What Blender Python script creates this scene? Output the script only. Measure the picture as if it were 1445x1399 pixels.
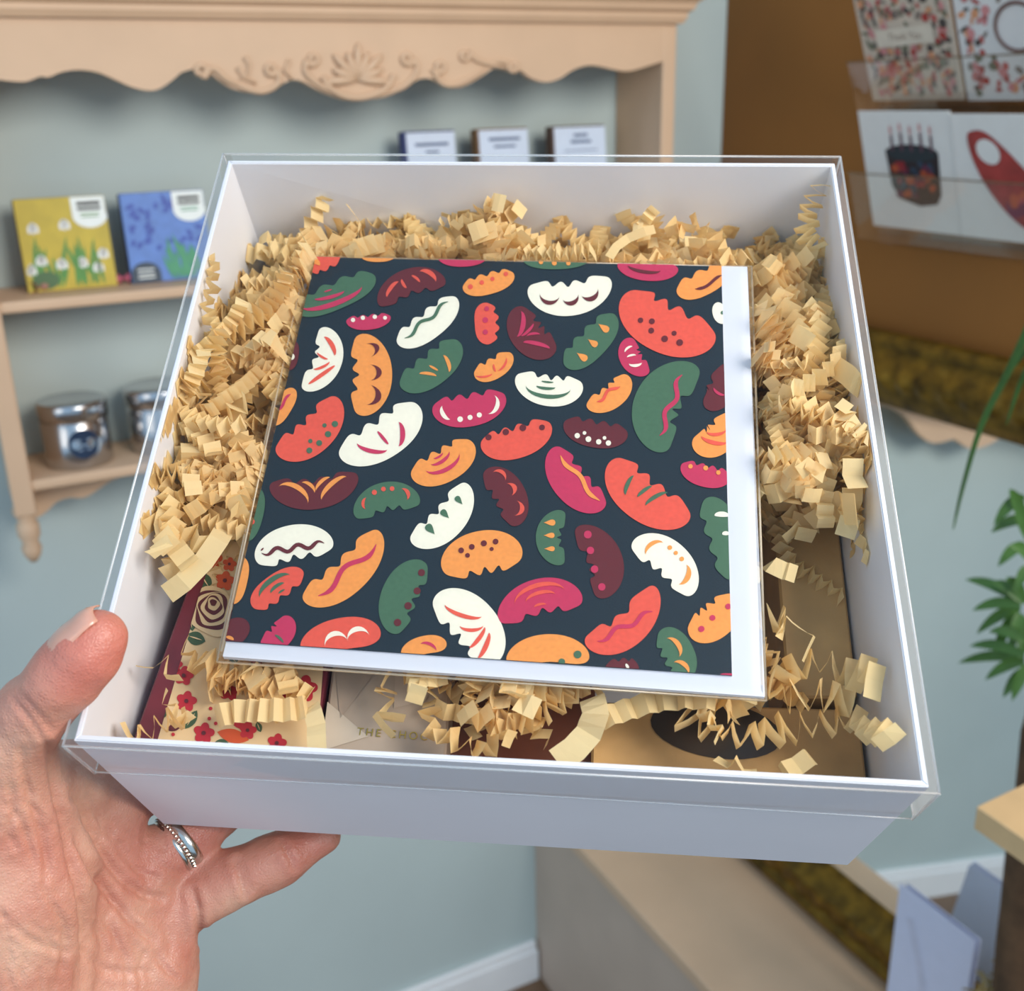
import bpy, bmesh, math, random
from mathutils import Vector, Matrix, noise
random.seed(7)
scene = bpy.context.scene
for o in list(bpy.data.objects): bpy.data.objects.remove(o)
COL = scene.collection

# ------------------------------------------------------------------ camera
F = 1555.0; CX, CY = 722.5, 699.5
yaw, pitch, roll = 0.47177622, 0.34686599, -0.02221163
CAMLOC = Vector((0, 0, 1.45))
fw = Vector((math.sin(yaw)*math.cos(pitch), math.cos(yaw)*math.cos(pitch), -math.sin(pitch)))
rt = Vector((math.cos(yaw), -math.sin(yaw), 0)); up = rt.cross(fw)
r2 = rt*math.cos(roll) + up*math.sin(roll); u2 = -rt*math.sin(roll) + up*math.cos(roll)
CAM = Matrix(((r2.x, u2.x, -fw.x, CAMLOC.x), (r2.y, u2.y, -fw.y, CAMLOC.y), (r2.z, u2.z, -fw.z, CAMLOC.z), (0, 0, 0, 1)))
cd = bpy.data.cameras.new('camera'); cam = bpy.data.objects.new('camera', cd); COL.objects.link(cam)
cam.matrix_world = CAM; cd.sensor_width = 36; cd.lens = 36*F/1445; cd.clip_start = .01
cd.dof.use_dof = True; cd.dof.focus_distance = .383; cd.dof.aperture_fstop = 13
scene.camera = cam

# ------------------------------------------------------------------ world, lights, exposure
w = bpy.data.worlds.new('room_light'); scene.world = w; w.use_nodes = True
w.node_tree.nodes['Background'].inputs[0].default_value = (.48, .73, 1.0, 1); w.node_tree.nodes['Background'].inputs[1].default_value = .64
def area(name, loc, target, sx, sy, power, col):
    l = bpy.data.lights.new(name, 'AREA'); l.shape = 'RECTANGLE'; l.size = sx; l.size_y = sy; l.energy = power; l.color = col
    o = bpy.data.objects.new(name, l); COL.objects.link(o); o.location = loc
    o.rotation_euler = (Vector(target)-Vector(loc)).to_track_quat('-Z', 'Y').to_euler(); return o
area('shop_window_light', (.72, -.72, 2.0), (.15, .6, 1.2), .8, .8, 22, (1.0, .945, .86))
area('left_warm_fill', (-1.6, -.3, 1.6), (.3, .6, 1.1), .8, 1.6, 5, (1.0, .88, .72))  # fill added from the left, unseen source; warmed to tint the box's right inside
vs = scene.view_settings; vs.view_transform = 'Standard'; vs.look = 'None'; vs.gamma = 1; vs.use_curve_mapping = False; vs.exposure = .46

# ------------------------------------------------------------------ helpers
def ray(u, v): return (CAM.to_3x3() @ Vector(((u-CX)/F, -(v-CY)/F, -1)))
def at(u, v, ax, c):
    d = ray(u, v); return CAMLOC + d*((c-CAMLOC[ax])/d[ax])
def atd(u, v, dep): return CAMLOC + ray(u, v)*dep
def lin(c):
    f = lambda x: x/12.92 if x <= .04045 else ((x+.055)/1.055)**2.4
    return tuple(f(x/255) for x in c)
MATS = {}
def mat(name, rgb, rough=.6, var=.06, scale=60, bump=0., bscale=200, metal=0, spec=.5, sss=0, trans=0, coat=0):
    if name in MATS: return MATS[name]
    m = bpy.data.materials.new(name); m.use_nodes = True; nt = m.node_tree; b = nt.nodes['Principled BSDF']
    c = lin(rgb)
    tc = nt.nodes.new('ShaderNodeTexCoord'); n = nt.nodes.new('ShaderNodeTexNoise'); n.inputs['Scale'].default_value = scale; n.inputs['Detail'].default_value = 4
    nt.links.new(tc.outputs['Object'], n.inputs['Vector'])
    r = nt.nodes.new('ShaderNodeValToRGB'); r.color_ramp.elements[0].position = .3; r.color_ramp.elements[1].position = .7
    r.color_ramp.elements[0].color = (*[max(0, x*(1-var)) for x in c], 1); r.color_ramp.elements[1].color = (*[min(1, x*(1+var)) for x in c], 1)
    nt.links.new(n.outputs['Fac'], r.inputs['Fac']); nt.links.new(r.outputs['Color'], b.inputs['Base Color'])
    b.inputs['Roughness'].default_value = rough; b.inputs['Metallic'].default_value = metal; b.inputs['Specular IOR Level'].default_value = spec
    b.inputs['Coat Weight'].default_value = coat; b.inputs['Coat Roughness'].default_value = .08
    if sss:
        b.inputs['Subsurface Weight'].default_value = sss; b.inputs['Subsurface Radius'].default_value = (1, .35, .2); b.inputs['Subsurface Scale'].default_value = .004
    if bump:
        n2 = nt.nodes.new('ShaderNodeTexNoise'); n2.inputs['Scale'].default_value = bscale; n2.inputs['Detail'].default_value = 3
        nt.links.new(tc.outputs['Object'], n2.inputs['Vector'])
        bp = nt.nodes.new('ShaderNodeBump'); bp.inputs['Strength'].default_value = bump; bp.inputs['Distance'].default_value = .001
        nt.links.new(n2.outputs['Fac'], bp.inputs['Height']); nt.links.new(bp.outputs['Normal'], b.inputs['Normal'])
    if trans:
        out = nt.nodes['Material Output']; t = nt.nodes.new('ShaderNodeBsdfTranslucent'); nt.links.new(r.outputs['Color'], t.inputs['Color'])
        mx = nt.nodes.new('ShaderNodeMixShader'); mx.inputs[0].default_value = trans
        nt.links.new(b.outputs[0], mx.inputs[1]); nt.links.new(t.outputs[0], mx.inputs[2]); nt.links.new(mx.outputs[0], out.inputs['Surface'])
    MATS[name] = m; return m
def film(name, tint, gain=1.0, rough=.04, base=0.0, gloss=(1, 1, 1)):
    m = bpy.data.materials.new(name); m.use_nodes = True; nt = m.node_tree; nt.nodes.remove(nt.nodes['Principled BSDF'])
    out = nt.nodes['Material Output']; t = nt.nodes.new('ShaderNodeBsdfTransparent'); t.inputs[0].default_value = (*tint, 1)
    g = nt.nodes.new('ShaderNodeBsdfGlossy'); g.inputs['Roughness'].default_value = rough; g.inputs['Color'].default_value = (*gloss, 1)
    fr = nt.nodes.new('ShaderNodeFresnel'); fr.inputs[0].default_value = 1.4
    ma = nt.nodes.new('ShaderNodeMath'); ma.operation = 'MULTIPLY_ADD'; ma.inputs[1].default_value = gain; ma.inputs[2].default_value = base
    tc = nt.nodes.new('ShaderNodeTexCoord'); n = nt.nodes.new('ShaderNodeTexNoise'); n.inputs['Scale'].default_value = 22
    nt.links.new(tc.outputs['Object'], n.inputs['Vector'])
    bp = nt.nodes.new('ShaderNodeBump'); bp.inputs['Strength'].default_value = .25; bp.inputs['Distance'].default_value = .002
    nt.links.new(n.outputs['Fac'], bp.inputs['Height']); nt.links.new(bp.outputs['Normal'], g.inputs['Normal'])
    mx = nt.nodes.new('ShaderNodeMixShader')
    nt.links.new(fr.outputs[0], ma.inputs[0]); nt.links.new(ma.outputs[0], mx.inputs[0]); nt.links.new(t.outputs[0], mx.inputs[1]); nt.links.new(g.outputs[0], mx.inputs[2])
    nt.links.new(mx.outputs[0], out.inputs['Surface']); MATS[name] = m; return m

def tag(o, label=None, cat=None, group=None, kind=None):
    if label: o['label'] = label
    if cat: o['category'] = cat
    if group: o['group'] = group
    if kind: o['kind'] = kind
    return o
def empty(name, M, label, cat, group=None):
    o = bpy.data.objects.new(name, None); COL.objects.link(o); o.empty_display_size = .02
    o.matrix_world = M if isinstance(M, Matrix) else Matrix.Translation(Vector(M))
    return tag(o, label, cat, group)
def mesh(name, vs_, fs, m, parent=None, smooth=False, M=None, fm=None):
    me = bpy.data.meshes.new(name); me.from_pydata([tuple(v) for v in vs_], [], fs); me.update()
    for x in (m if isinstance(m, (list, tuple)) else [m]): me.materials.append(x)
    if fm:
        for p, i in zip(me.polygons, fm): p.material_index = i
    if smooth:
        for p in me.polygons: p.use_smooth = True
    o = bpy.data.objects.new(name, me); COL.objects.link(o)
    if parent: o.parent = parent
    if M: o.matrix_local = M
    return o
def bm_obj(name, bm, m, parent=None, smooth=False, M=None):
    bmesh.ops.recalc_face_normals(bm, faces=bm.faces)
    me = bpy.data.meshes.new(name); bm.to_mesh(me); bm.free(); me.materials.append(m)
    if smooth:
        for p in me.polygons: p.use_smooth = True
    o = bpy.data.objects.new(name, me); COL.objects.link(o)
    if parent: o.parent = parent
    if M: o.matrix_local = M
    return o
def bx(bm, lo, hi, bev=0):
    lo, hi = Vector(lo), Vector(hi)
    r = bmesh.ops.create_cube(bm, size=1, matrix=Matrix.Translation((lo+hi)/2) @ Matrix.Diagonal((*(hi-lo), 1)))
    if bev:
        es = list({e for v in r['verts'] for e in v.link_edges}); bmesh.ops.bevel(bm, geom=es, offset=bev, segments=2, affect='EDGES', profile=.5)
def box(name, lo, hi, m, parent=None, bev=.002, M=None):
    bm = bmesh.new(); bx(bm, lo, hi, bev); return bm_obj(name, bm, m, parent, M=M)
def tubev(pts, rad, seg=8, caps=True):
    vs_, fs = [], []; n = len(pts); pts = [Vector(p) for p in pts]; prev = None
    for i, p in enumerate(pts):
        t = (pts[min(i+1, n-1)]-pts[max(i-1, 0)]).normalized()
        if prev is None: prev = t.orthogonal().normalized()
        a = (prev - t*prev.dot(t)).normalized(); prev = a; b = t.cross(a); r = rad[i] if isinstance(rad, (list, tuple)) else rad
        for k in range(seg):
            th = 2*math.pi*k/seg; vs_.append(p + (a*math.cos(th)+b*math.sin(th))*r)
    for i in range(n-1):
        for k in range(seg): fs.append((i*seg+k, i*seg+(k+1) % seg, (i+1)*seg+(k+1) % seg, (i+1)*seg+k))
    if caps: fs += [tuple(range(seg))[::-1], tuple(range((n-1)*seg, n*seg))]
    return vs_, fs
def lathe(prof, seg=32):
    vs_, fs = [], []
    for r, z in prof:
        for k in range(seg): vs_.append((r*math.cos(2*math.pi*k/seg), r*math.sin(2*math.pi*k/seg), z))
    for i in range(len(prof)-1):
        for k in range(seg): fs.append((i*seg+k, i*seg+(k+1) % seg, (i+1)*seg+(k+1) % seg, (i+1)*seg+k))
    fs += [tuple(range(seg))[::-1], tuple(range((len(prof)-1)*seg, len(prof)*seg))]
    return vs_, fs
def catmull(P, k=5, closed=False):
    out = []; n = len(P); P = [Vector(p) for p in P]
    g = (lambda i: P[i % n]) if closed else (lambda i: P[max(0, min(n-1, i))])
    for i in range(n if closed else n-1):
        p0, p1, p2, p3 = g(i-1), g(i), g(i+1), g(i+2)
        for j in range(k):
            t = j/k; out.append(.5*((2*p1)+(p2-p0)*t+(2*p0-5*p1+4*p2-p3)*t*t+(3*p1-p0-3*p2+p3)*t**3))
    if not closed: out.append(P[-1])
    return out
def prism(name, outline, zdir, m, parent=None, bev=0, M=None):
    """outline: list of 3D Vectors (planar), extruded by zdir"""
    bm = bmesh.new(); vs_ = [bm.verts.new(p) for p in outline]; f = bm.faces.new(vs_)
    r = bmesh.ops.extrude_face_region(bm, geom=[f]); bmesh.ops.translate(bm, verts=[v for v in r['geom'] if isinstance(v, bmesh.types.BMVert)], vec=zdir)
    if bev: bmesh.ops.bevel(bm, geom=[e for e in bm.edges if len(e.link_faces) == 2 and e.calc_face_angle(0) > .6], offset=bev, segments=1, affect='EDGES')
    return bm_obj(name, bm, m, parent, M=M)
def text_obj(name, body, size, m, parent, M, extrude=.0001, spacing=1.0, align='CENTER'):
    c = bpy.data.curves.new(name, 'FONT'); c.body = body; c.size = size; c.extrude = extrude; c.align_x = align; c.space_character = spacing
    t = bpy.data.objects.new(name+'_src', c); COL.objects.link(t); bpy.context.view_layer.update()
    me = bpy.data.meshes.new_from_object(t.evaluated_get(bpy.context.evaluated_depsgraph_get())); bpy.data.objects.remove(t)
    me.materials.clear(); me.materials.append(m); o = bpy.data.objects.new(name, me); COL.objects.link(o); o.parent = parent; o.matrix_local = M; return o

# ------------------------------------------------------------------ materials
PEACH = mat('peach_paint', (214, 180, 148), .55, .04, 12, .15, 90)
WALLM = mat('duck_egg_paint', (184, 197, 195), .8, .03, 5, .2, 160)
OCHRE = mat('ochre_wall_paint', (138, 88, 32), .75, .12, 3, .2, 120)
WHITE = mat('white_gloss', (240, 240, 240), .4, .02, 20)
BOXW = mat('white_card', (232, 233, 239), .5, .012, 30, .05, 300)
NAVY = mat('card_navy', (15, 35, 47), .55, .16, 900, .15, 1500)
CREAM = mat('print_cream', (252, 246, 226), .6, .03, 700)
RED = mat('print_red', (236, 92, 72), .6, .07, 700)
ORANGE = mat('print_orange', (248, 160, 78), .6, .06, 700)
MAGENTA = mat('print_magenta', (204, 50, 92), .6, .06, 700)
MAROON = mat('print_maroon', (104, 30, 38), .6, .08, 700)
GREEN = mat('print_green', (74, 112, 84), .6, .08, 700)
ENV = mat('envelope_white', (228, 231, 241), .55, .01, 40)
PAPER = mat('crinkle_paper', (255, 229, 176), .75, .05, 40, .1, 500, spec=.2, trans=.38)
KRAFT = mat('kraft_card', (190, 148, 92), .6, .3, 26, .2, 300)
GOLDF = mat('gold_foil', (205, 165, 80), .3, .05, 100, metal=1)
STEEL = mat('tin_metal', (190, 190, 192), .22, .04, 30, metal=1)
OLDGOLD = mat('old_gold', (112, 84, 22), .42, .6, 45, .6, 60, metal=.6)
LID = film('clear_plastic', (.98, .98, .98), .32, .05)
LIDEDGE = film('clear_plastic_fold', (.985, .985, .98), .4, .55, .30)
CELLO = film('cellophane', (.98, .975, .965), .4, .05)
CELLEDGE = film('cellophane_seam', (.98, .95, .88), .4, .5, .30, (1, .92, .78))
ACRYL = film('clear_acrylic', (.975, .97, .96), .12, .06)
BARK = mat('dark_bark', (92, 68, 46), .85, .35, 40, .8, 60)
LEAF = mat('leaf_green', (72, 112, 48), .45, .25, 30, trans=.15)
WOOD = mat('pale_wood', (218, 182, 134), .55, .1, 14)
nt = PAPER.node_tree; oi = nt.nodes.new('ShaderNodeObjectInfo'); mr = nt.nodes.new('ShaderNodeMixRGB'); mr.blend_type = 'MULTIPLY'; mr.inputs[2].default_value = (.95, .87, .76, 1)
rp = next(n for n in nt.nodes if n.type == 'VALTORGB'); nt.links.new(oi.outputs['Random'], mr.inputs[0]); nt.links.new(rp.outputs['Color'], mr.inputs[1])
nt.links.new(mr.outputs[0], nt.nodes['Principled BSDF'].inputs['Base Color']); nt.links.new(mr.outputs[0], next(n for n in nt.nodes if n.type == 'BSDF_TRANSLUCENT').inputs['Color'])
HAY = mat('dry_moss', (150, 132, 88), .9, .25, 50)

# ------------------------------------------------------------------ room
YW = 1.36; XR = 1.05; YF = 1.247; ZB = .37
def st(o): o['kind'] = 'structure'; return o
st(box('floor', (-2.2, -2.2, -.05), (XR+.1, YW+.1, 0), mat('floor_boards', (110, 84, 62), .5, .2, 8)))
st(box('wall_back', (-2.2, YW, 0), (XR+.1, YW+.08, 2.6), WALLM))
st(box('wall_right', (XR, -1.2, 0), (XR+.08, YW, 2.6), OCHRE))
bb = bmesh.new(); bx(bb, (-2.2, YW-.016, 0), (.7176, YW, .062), .001); bx(bb, (-2.2, YW-.011, .062), (.7176, YW, .078), .004)
st(bm_obj('baseboard_back', bb, WHITE))

# low bench along the right wall
bench = empty('bench', (.88, .85, 0), 'low peach painted bench along the ochre wall under the gilt mirror', 'bench')
def bl(x, y, z): return (x-.88, y-.85, z)
box('bench_top', bl(.7176, .05, ZB-.022), bl(XR, YW, ZB), PEACH, bench, .003)
box('side_panel', bl(.722, .06, 0), bl(.74, YW, ZB-.022), mat('peach_shaded', (198, 176, 158), .6, .04, 12), bench, .001)  # greyer copy of the peach paint, the side's shade put into its colour
box('end_panel', bl(.74, .06, 0), bl(XR, .08, ZB-.022), PEACH, bench, .001)

# ------------------------------------------------------------------ wall shelf
XL0, XR0 = .030, .885
sh = empty('wall_shelf', (.458, YW, 1.06), 'peach painted wall shelf with carved scalloped valance above the tins', 'wall shelf')
def sl(p): return Vector(p) - Vector((.458, YW, 1.06))
for a, b, rr in ((XL0, XL0+.020, 0), (XR0-.018, XR0, 0)):
    box('side_panel', sl((a, YF+.004, 1.03)), sl((b, YW, 1.533)), PEACH, sh, .002)
    box('stile', sl((a-.001, YF, 1.03)), sl((b+.001, YF+.008, 1.533)), PEACH, sh, .002)
    fin = [(.004, -.06), (.009, -.052), (.011, -.044), (.0085, -.036), (.012, -.028), (.012, -.016), (.009, -.010), (.013, -.002), (.013, .004)]
    v, f = lathe(fin, 20); mesh('finial', v, f, PEACH, sh, True, Matrix.Translation(sl(((a+b)/2, YF+.014, 1.032))))
for z0, z1 in ((1.250, 1.262), (1.056, 1.068)):
    box('shelf_board', sl((XL0+.02, YF+.002, z0)), sl((XR0-.018, YW, z1)), PEACH, sh, .003)
# crown moulding: profile swept along X with returns
cp = [(0, 1.533), (-.006, 1.533), (-.010, 1.540), (-.010, 1.545), (-.016, 1.549), (-.018, 1.556), (-.026, 1.562), (-.034, 1.575), (-.036, 1.582), (-.036, 1.60), (0, 1.60)]
v, f = [], []
for k, (dy, z) in enumerate(cp):
    v += [sl((XL0+dy, YF+dy, z)), sl((XR0-dy, YF+dy, z)), sl((XR0-dy, YW, z)), sl((XL0+dy, YW, z))]
for k in range(len(cp)-1):
    for j in range(4): f.append((k*4+j, k*4+(j+1) % 4, k*4+4+(j+1) % 4, k*4+4+j))
f += [(3, 2, 1, 0), tuple(range(len(v)-4, len(v)))]
mesh('crown_moulding', v, f, PEACH, sh)
# scalloped valance
vp = [(0,112.5),(21,115),(38,115),(57,108),(69,109),(86,102),(111,98.6),(138,102),(163,112.5),(187,123),(211,128),(228,124),(246,111),(259,101),(287,98),(311,114),(332,126),(363,131.5),(387,124.6),(408,114),(425,114),(450,127),(484,140),(500,141),(537,138),(562,129.6),(591,112),(612,112),(637,124),(657,120.5),(682,106),(699,96),(724,100),(736,100),(749,110),(770,116),(790,111),(811,97.6),(836,92),(865,97.6),(886,100.5),(907,95.5),(936,86.4)]
edge = [sl(at(u, q, 1, YF)) for u, q in vp]; edge = [sl((XL0+.02, YF, 1.495)), sl((.06, YF, 1.492)), sl((.078, YF, 1.480))] + edge
edge = catmull(edge, 3)
prism('valance', edge + [sl((XR0-.018, YF, 1.533)), sl((XL0+.02, YF, 1.533))], Vector((0, .012, 0)), PEACH, sh)
# lower apron under the second board
ap = [(.047, 1.056), (.047, 1.012), (.062, 1.014), (.075, 1.024), (.09, 1.027), (.105, 1.024), (.12, 1.030), (.14, 1.040), (.16, 1.042), (.2, 1.044)]
ap = ap + [(.27, 1.046), (.32, 1.036), (.36, 1.012), (.40, .998), (.43, 1.002)]; ap = ap + [(.458, 1.010)] + [(.915-x, z) for x, z in ap[::-1]]
ap = [sl((x, YF+.05, z)) for x, z in ap]; prism('apron', catmull(ap, 3), Vector((0, .012, 0)), PEACH, sh)
# carved scroll ornament on the valance
orn = []; 
def scroll(u, q, r, turns, ph, sgn, tail=None):
    pts = []; n = 30
    for i in range(n+1):
        t = i/n; a = ph + sgn*turns*2*math.pi*t; rr = r*(.18+.82*t); pts.append((u+rr*math.cos(a), q+rr*math.sin(a)))
    if tail: pts += [tuple(x) for x in catmull([Vector((*pts[-1], 0)), *[Vector((*p, 0)) for p in tail]], 4)[1:] for x in [x[:2]]]
    return pts
SC = [scroll(283,100,11,1.2,0,1,[(300,96),(320,112),(345,124)]), scroll(383,97,10,1.3,2,-1,[(392,118),(372,129),(350,126),(330,118)]), scroll(441,83,10,1.3,1,1,[(432,104),(455,122),(485,136)]),
      scroll(575,82,10,1.3,2,-1,[(588,100),(570,122),(530,136)]), scroll(620,94,10,1.3,1,1,[(622,116),(640,120),(660,112),(685,98)]), scroll(655,78,8,1.1,0,-1,[(672,84),(690,90),(716,96)]), scroll(725,94,8,1.1,3,1,[(705,86),(690,88)]),
      [(345,80),(352,92),(350,105),(338,112)], [(335,95),(345,110),(362,118)], [(408,84),(402,100),(412,112)]]
for i, s in enumerate(SC):
    P = [sl(at(u, q, 1, YF-.002)) for u, q in s]; v, f = tubev(P, [.0032]*(len(P)-4)+[.0028, .0022, .0016, .001], 8); mesh('carved_scroll', v, f, PEACH, sh, True)
for k in range(9):  # central shell of leaves
    a = math.radians(-90 + (k-4)*24); base = (505, 112); L = 50 if k % 2 == 0 else 40
    s = [(base[0]+math.cos(a)*L*t*.95, base[1]+math.sin(a)*L*t - 2*t*t) for t in (0, .3, .6, .85, 1)]
    P = [sl(at(u, q, 1, YF-.003)) for u, q in s]; v, f = tubev(P, [.002, .0042, .005, .0036, .001], 10); mesh('carved_leaf', v, f, PEACH, sh, True)
P = [sl(at(u, q, 1, YF-.003)) for u, q in [(455,108),(468,126),(492,137),(520,136),(545,124),(556,106)]]; v, f = tubev(catmull(P, 4), .0035, 8); mesh('carved_leaf', v, f, PEACH, sh, True)

# ------------------------------------------------------------------ things on the shelf
def flat(name, outline, m, parent, M, z, th=.0002):
    """flat printed shape: outline in local XY"""
    n = len(outline); vs_ = [(x, y, z) for x, y in outline] + [(x, y, z+th) for x, y in outline]
    bm = bmesh.new(); V = [bm.verts.new(p) for p in vs_[n:]]
    e = [bm.edges.new((V[i], V[(i+1) % n])) for i in range(n)]
    bmesh.ops.triangle_fill(bm, edges=e, use_beauty=True)
    for f in bm.faces:
        if f.normal.z < 0: f.normal_flip()
    me = bpy.data.meshes.new(name); bm.to_mesh(me); bm.free(); me.materials.append(m)
    o = bpy.data.objects.new(name, me); COL.objects.link(o); o.parent = parent; o.matrix_local = M if M else Matrix(); return o
def disc(x, y, rx, ry=None, rot=0, n=20):
    ry = ry or rx; c, s = math.cos(rot), math.sin(rot)
    return [(x+rx*math.cos(t)*c-ry*math.sin(t)*s, y+rx*math.cos(t)*s+ry*math.sin(t)*c) for t in [2*math.pi*i/n for i in range(n)]]
def leafo(x, y, L, W, rot, n=8):
    c, s = math.cos(rot), math.sin(rot); p = []
    for i in range(n+1): t = i/n; p.append((L*(t-.5), W*math.sin(math.pi*t)**.8))
    p += [(L*(.5-i/n), -W*math.sin(math.pi*i/n)**.8) for i in range(1, n)]
    return [(x+a*c-b*s, y+a*s+b*c) for a, b in p]
def joined(name, shapes, parent, M, z):
    """a flat print made of many small coloured shapes, one mesh"""
    vs_, fs, fm, mats = [], [], [], []
    for k, (o, m) in enumerate(shapes):
        if m not in mats: mats.append(m)
        b = len(vs_); vs_ += [(x, y, z+.00001*(k % 12)) for x, y in o]; fs.append(tuple(range(b, b+len(o)))); fm.append(mats.index(m))
    return mesh(name, vs_, fs, mats, parent, False, M, fm)
# front-facing frame: local x -> world X, local y -> tilted Z, local z -> toward viewer (-Y)
def front(px, py, pz, lean=0, turn=0):
    return Matrix.Translation((px, py, pz)) @ Matrix.Rotation(turn, 4, 'Z') @ Matrix.Rotation(math.pi/2-lean, 4, 'X')
INK = mat('ink', (45, 42, 40), .6); PALEW = mat('label_white', (235, 240, 236), .5, .02)
def choc(x0, x1, z1, mbody, msheet, label, motifs, lab_m):
    t = empty('chocolate_box', front((x0+x1)/2, 1.297, 1.2622, math.radians(7)), label, 'chocolate box'); W = (x1-x0)/2; H = .098
    box('carton', (-W, 0, -.014), (W, H, 0), mbody, t, .001)
    box('front_print', (-W+.0005, .0005, 0), (W-.0005, H-.0005, .0006), msheet, t, .0002)
    motifs(t, W, H)
    o = [(W-.001, H-.001), (W-.036, H-.001)] + [(W-.018-.018*math.cos(a), H-.021-.013*math.sin(a)) for a in [math.pi*k/14 for k in range(0, 15)]] + [(W-.001, H-.02)]
    flat('paper_label', o, PALEW, t, None, .0012)
    for k, (w2, y, hh) in enumerate(((.024, -.010, .0036), (.024, -.0150, .003), (.020, -.0195, .0012), (.018, -.0225, .0012))):
        flat('label_lettering', [(W-.018-w2/2, H+y), (W-.018+w2/2, H+y), (W-.018+w2/2, H+y+hh), (W-.018-w2/2, H+y+hh)], INK if k < 2 else lab_m, t, None, .0016)
    return t
OLIVE = mat('olive_print', (196, 172, 52), .5, .1, 60); LG = mat('stem_green', (82, 140, 60), .5, .12, 80); SNOW = mat('petal_white', (240, 240, 235), .5, .02)
def snow(t, W, H):
    S = 1/1000
    for k in range(22):
        x = random.uniform(-W+.006, W-.006); h = random.uniform(.03, .062); a = random.uniform(-.35, .35)+1.57; cx = max(-W+.012, min(W-.012, x)); flat('printed_stem', leafo(cx, h/2+.002, h, .0022, a), LG, t, None, .0008+.00001*k)
    for fx, fy in ((-.031, .071), (.001, .073), (-.028, .037), (-.008, .032), (.013, .032), (.036, .040), (-.040, .028), (.029, .026)):
        for da in (-.45, 0, .45):
            flat('printed_petal', leafo(max(-W+.006, min(W-.006, fx+math.sin(da)*.005)), fy-.004*abs(math.cos(da)), .013, .0032, -1.57+da), SNOW, t, None, .0010)
    flat('printed_label', disc(-.026, .012, .013, .0095), mat('dark_green_print', (70, 104, 62), .5), t, None, .0013)
choc(.083, .176, 1.363, mat('carton_dark_olive', (96, 82, 30), .5), OLIVE, 'yellow green chocolate box printed with white snowdrops', snow, LG)
BLUE = mat('bluebell_print', (92, 130, 198), .5, .12, 70)
def bells(t, W, H):
    B2 = mat('bluebell_dark', (56, 84, 168), .5, .1, 80)
    for k in range(40):
        flat('printed_petal', leafo(random.uniform(-W+.008, W-.008), random.uniform(.036, H-.008), random.uniform(.008, .015), .0026, random.uniform(0, 3.1)), B2, t, None, .0008+.00001*k)
    for k in range(16):
        h = random.uniform(.025, .055); flat('printed_stem', leafo(random.uniform(-.004, W-.012), h/2+.001, h, .0024, 1.57+random.uniform(-.35, .35)), mat('blue_green_print', (70, 150, 110), .5), t, None, .0012+.00001*k)
    o = [(-W+.001, .001), (-W+.033, .001), (-W+.033, .008)] + [(-W+.017+.016*math.cos(a), .010+.013*math.sin(a)) for a in [math.pi*k/12 for k in range(13)]]
    flat('printed_label', o, mat('label_slate', (44, 62, 80), .5), t, None, .0015)
    for y in (.014, .009, .005): flat('label_lettering', [(-W+.008, y), (-W+.026, y), (-W+.026, y+.0016), (-W+.008, y+.0016)], PALEW, t, None, .0018)
choc(.191, .283, 1.362, mat('carton_navy', (34, 44, 84), .5), BLUE, 'blue chocolate box printed with bluebells', bells, mat('blue_green_print', (70, 150, 110), .5))
def bar(x0, x1, mb, label, lines):
    t = empty('chocolate_bar', front((x0+x1)/2, 1.297, 1.2622, math.radians(5), math.radians(4)), label, 'chocolate bar'); W = (x1-x0)/2
    box('wrapper', (-W, 0, -.016), (W, .152, 0), mb, t, .001)
    box('paper_sleeve', (-W+.003, .004, 0), (W, .150, .0008), mat('sleeve_pale_blue', (214, 226, 244), .5, .02), t, .0003)
    for w2, y, hh in lines: flat('lettering', [(.002-w2/2, y), (.002+w2/2, y), (.002+w2/2, y+hh), (.002-w2/2, y+hh)], mat('ink_blue_grey', (92, 108, 140), .6), t, None, .0012)
bar(.531, .601, mat('wrapper_navy', (40, 52, 110), .5), 'navy bar in a pale blue sleeve, leftmost of three behind the gift box', ((.046, .134, .0035), (.018, .1255, .0028)))
bar(.629, .704, mat('wrapper_tan', (120, 84, 48), .5), 'tan bar in a pale blue sleeve, middle of three behind the gift box', ((.046, .137, .0035), (.032, .1285, .0028)))
bar(.737, .821, mat('wrapper_brown', (84, 60, 48), .5), 'dark brown bar in a pale blue sleeve, rightmost of three behind the gift box', ((.022, .138, .0035), (.032, .130, .0035), (.052, .120, .0012)))
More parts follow.
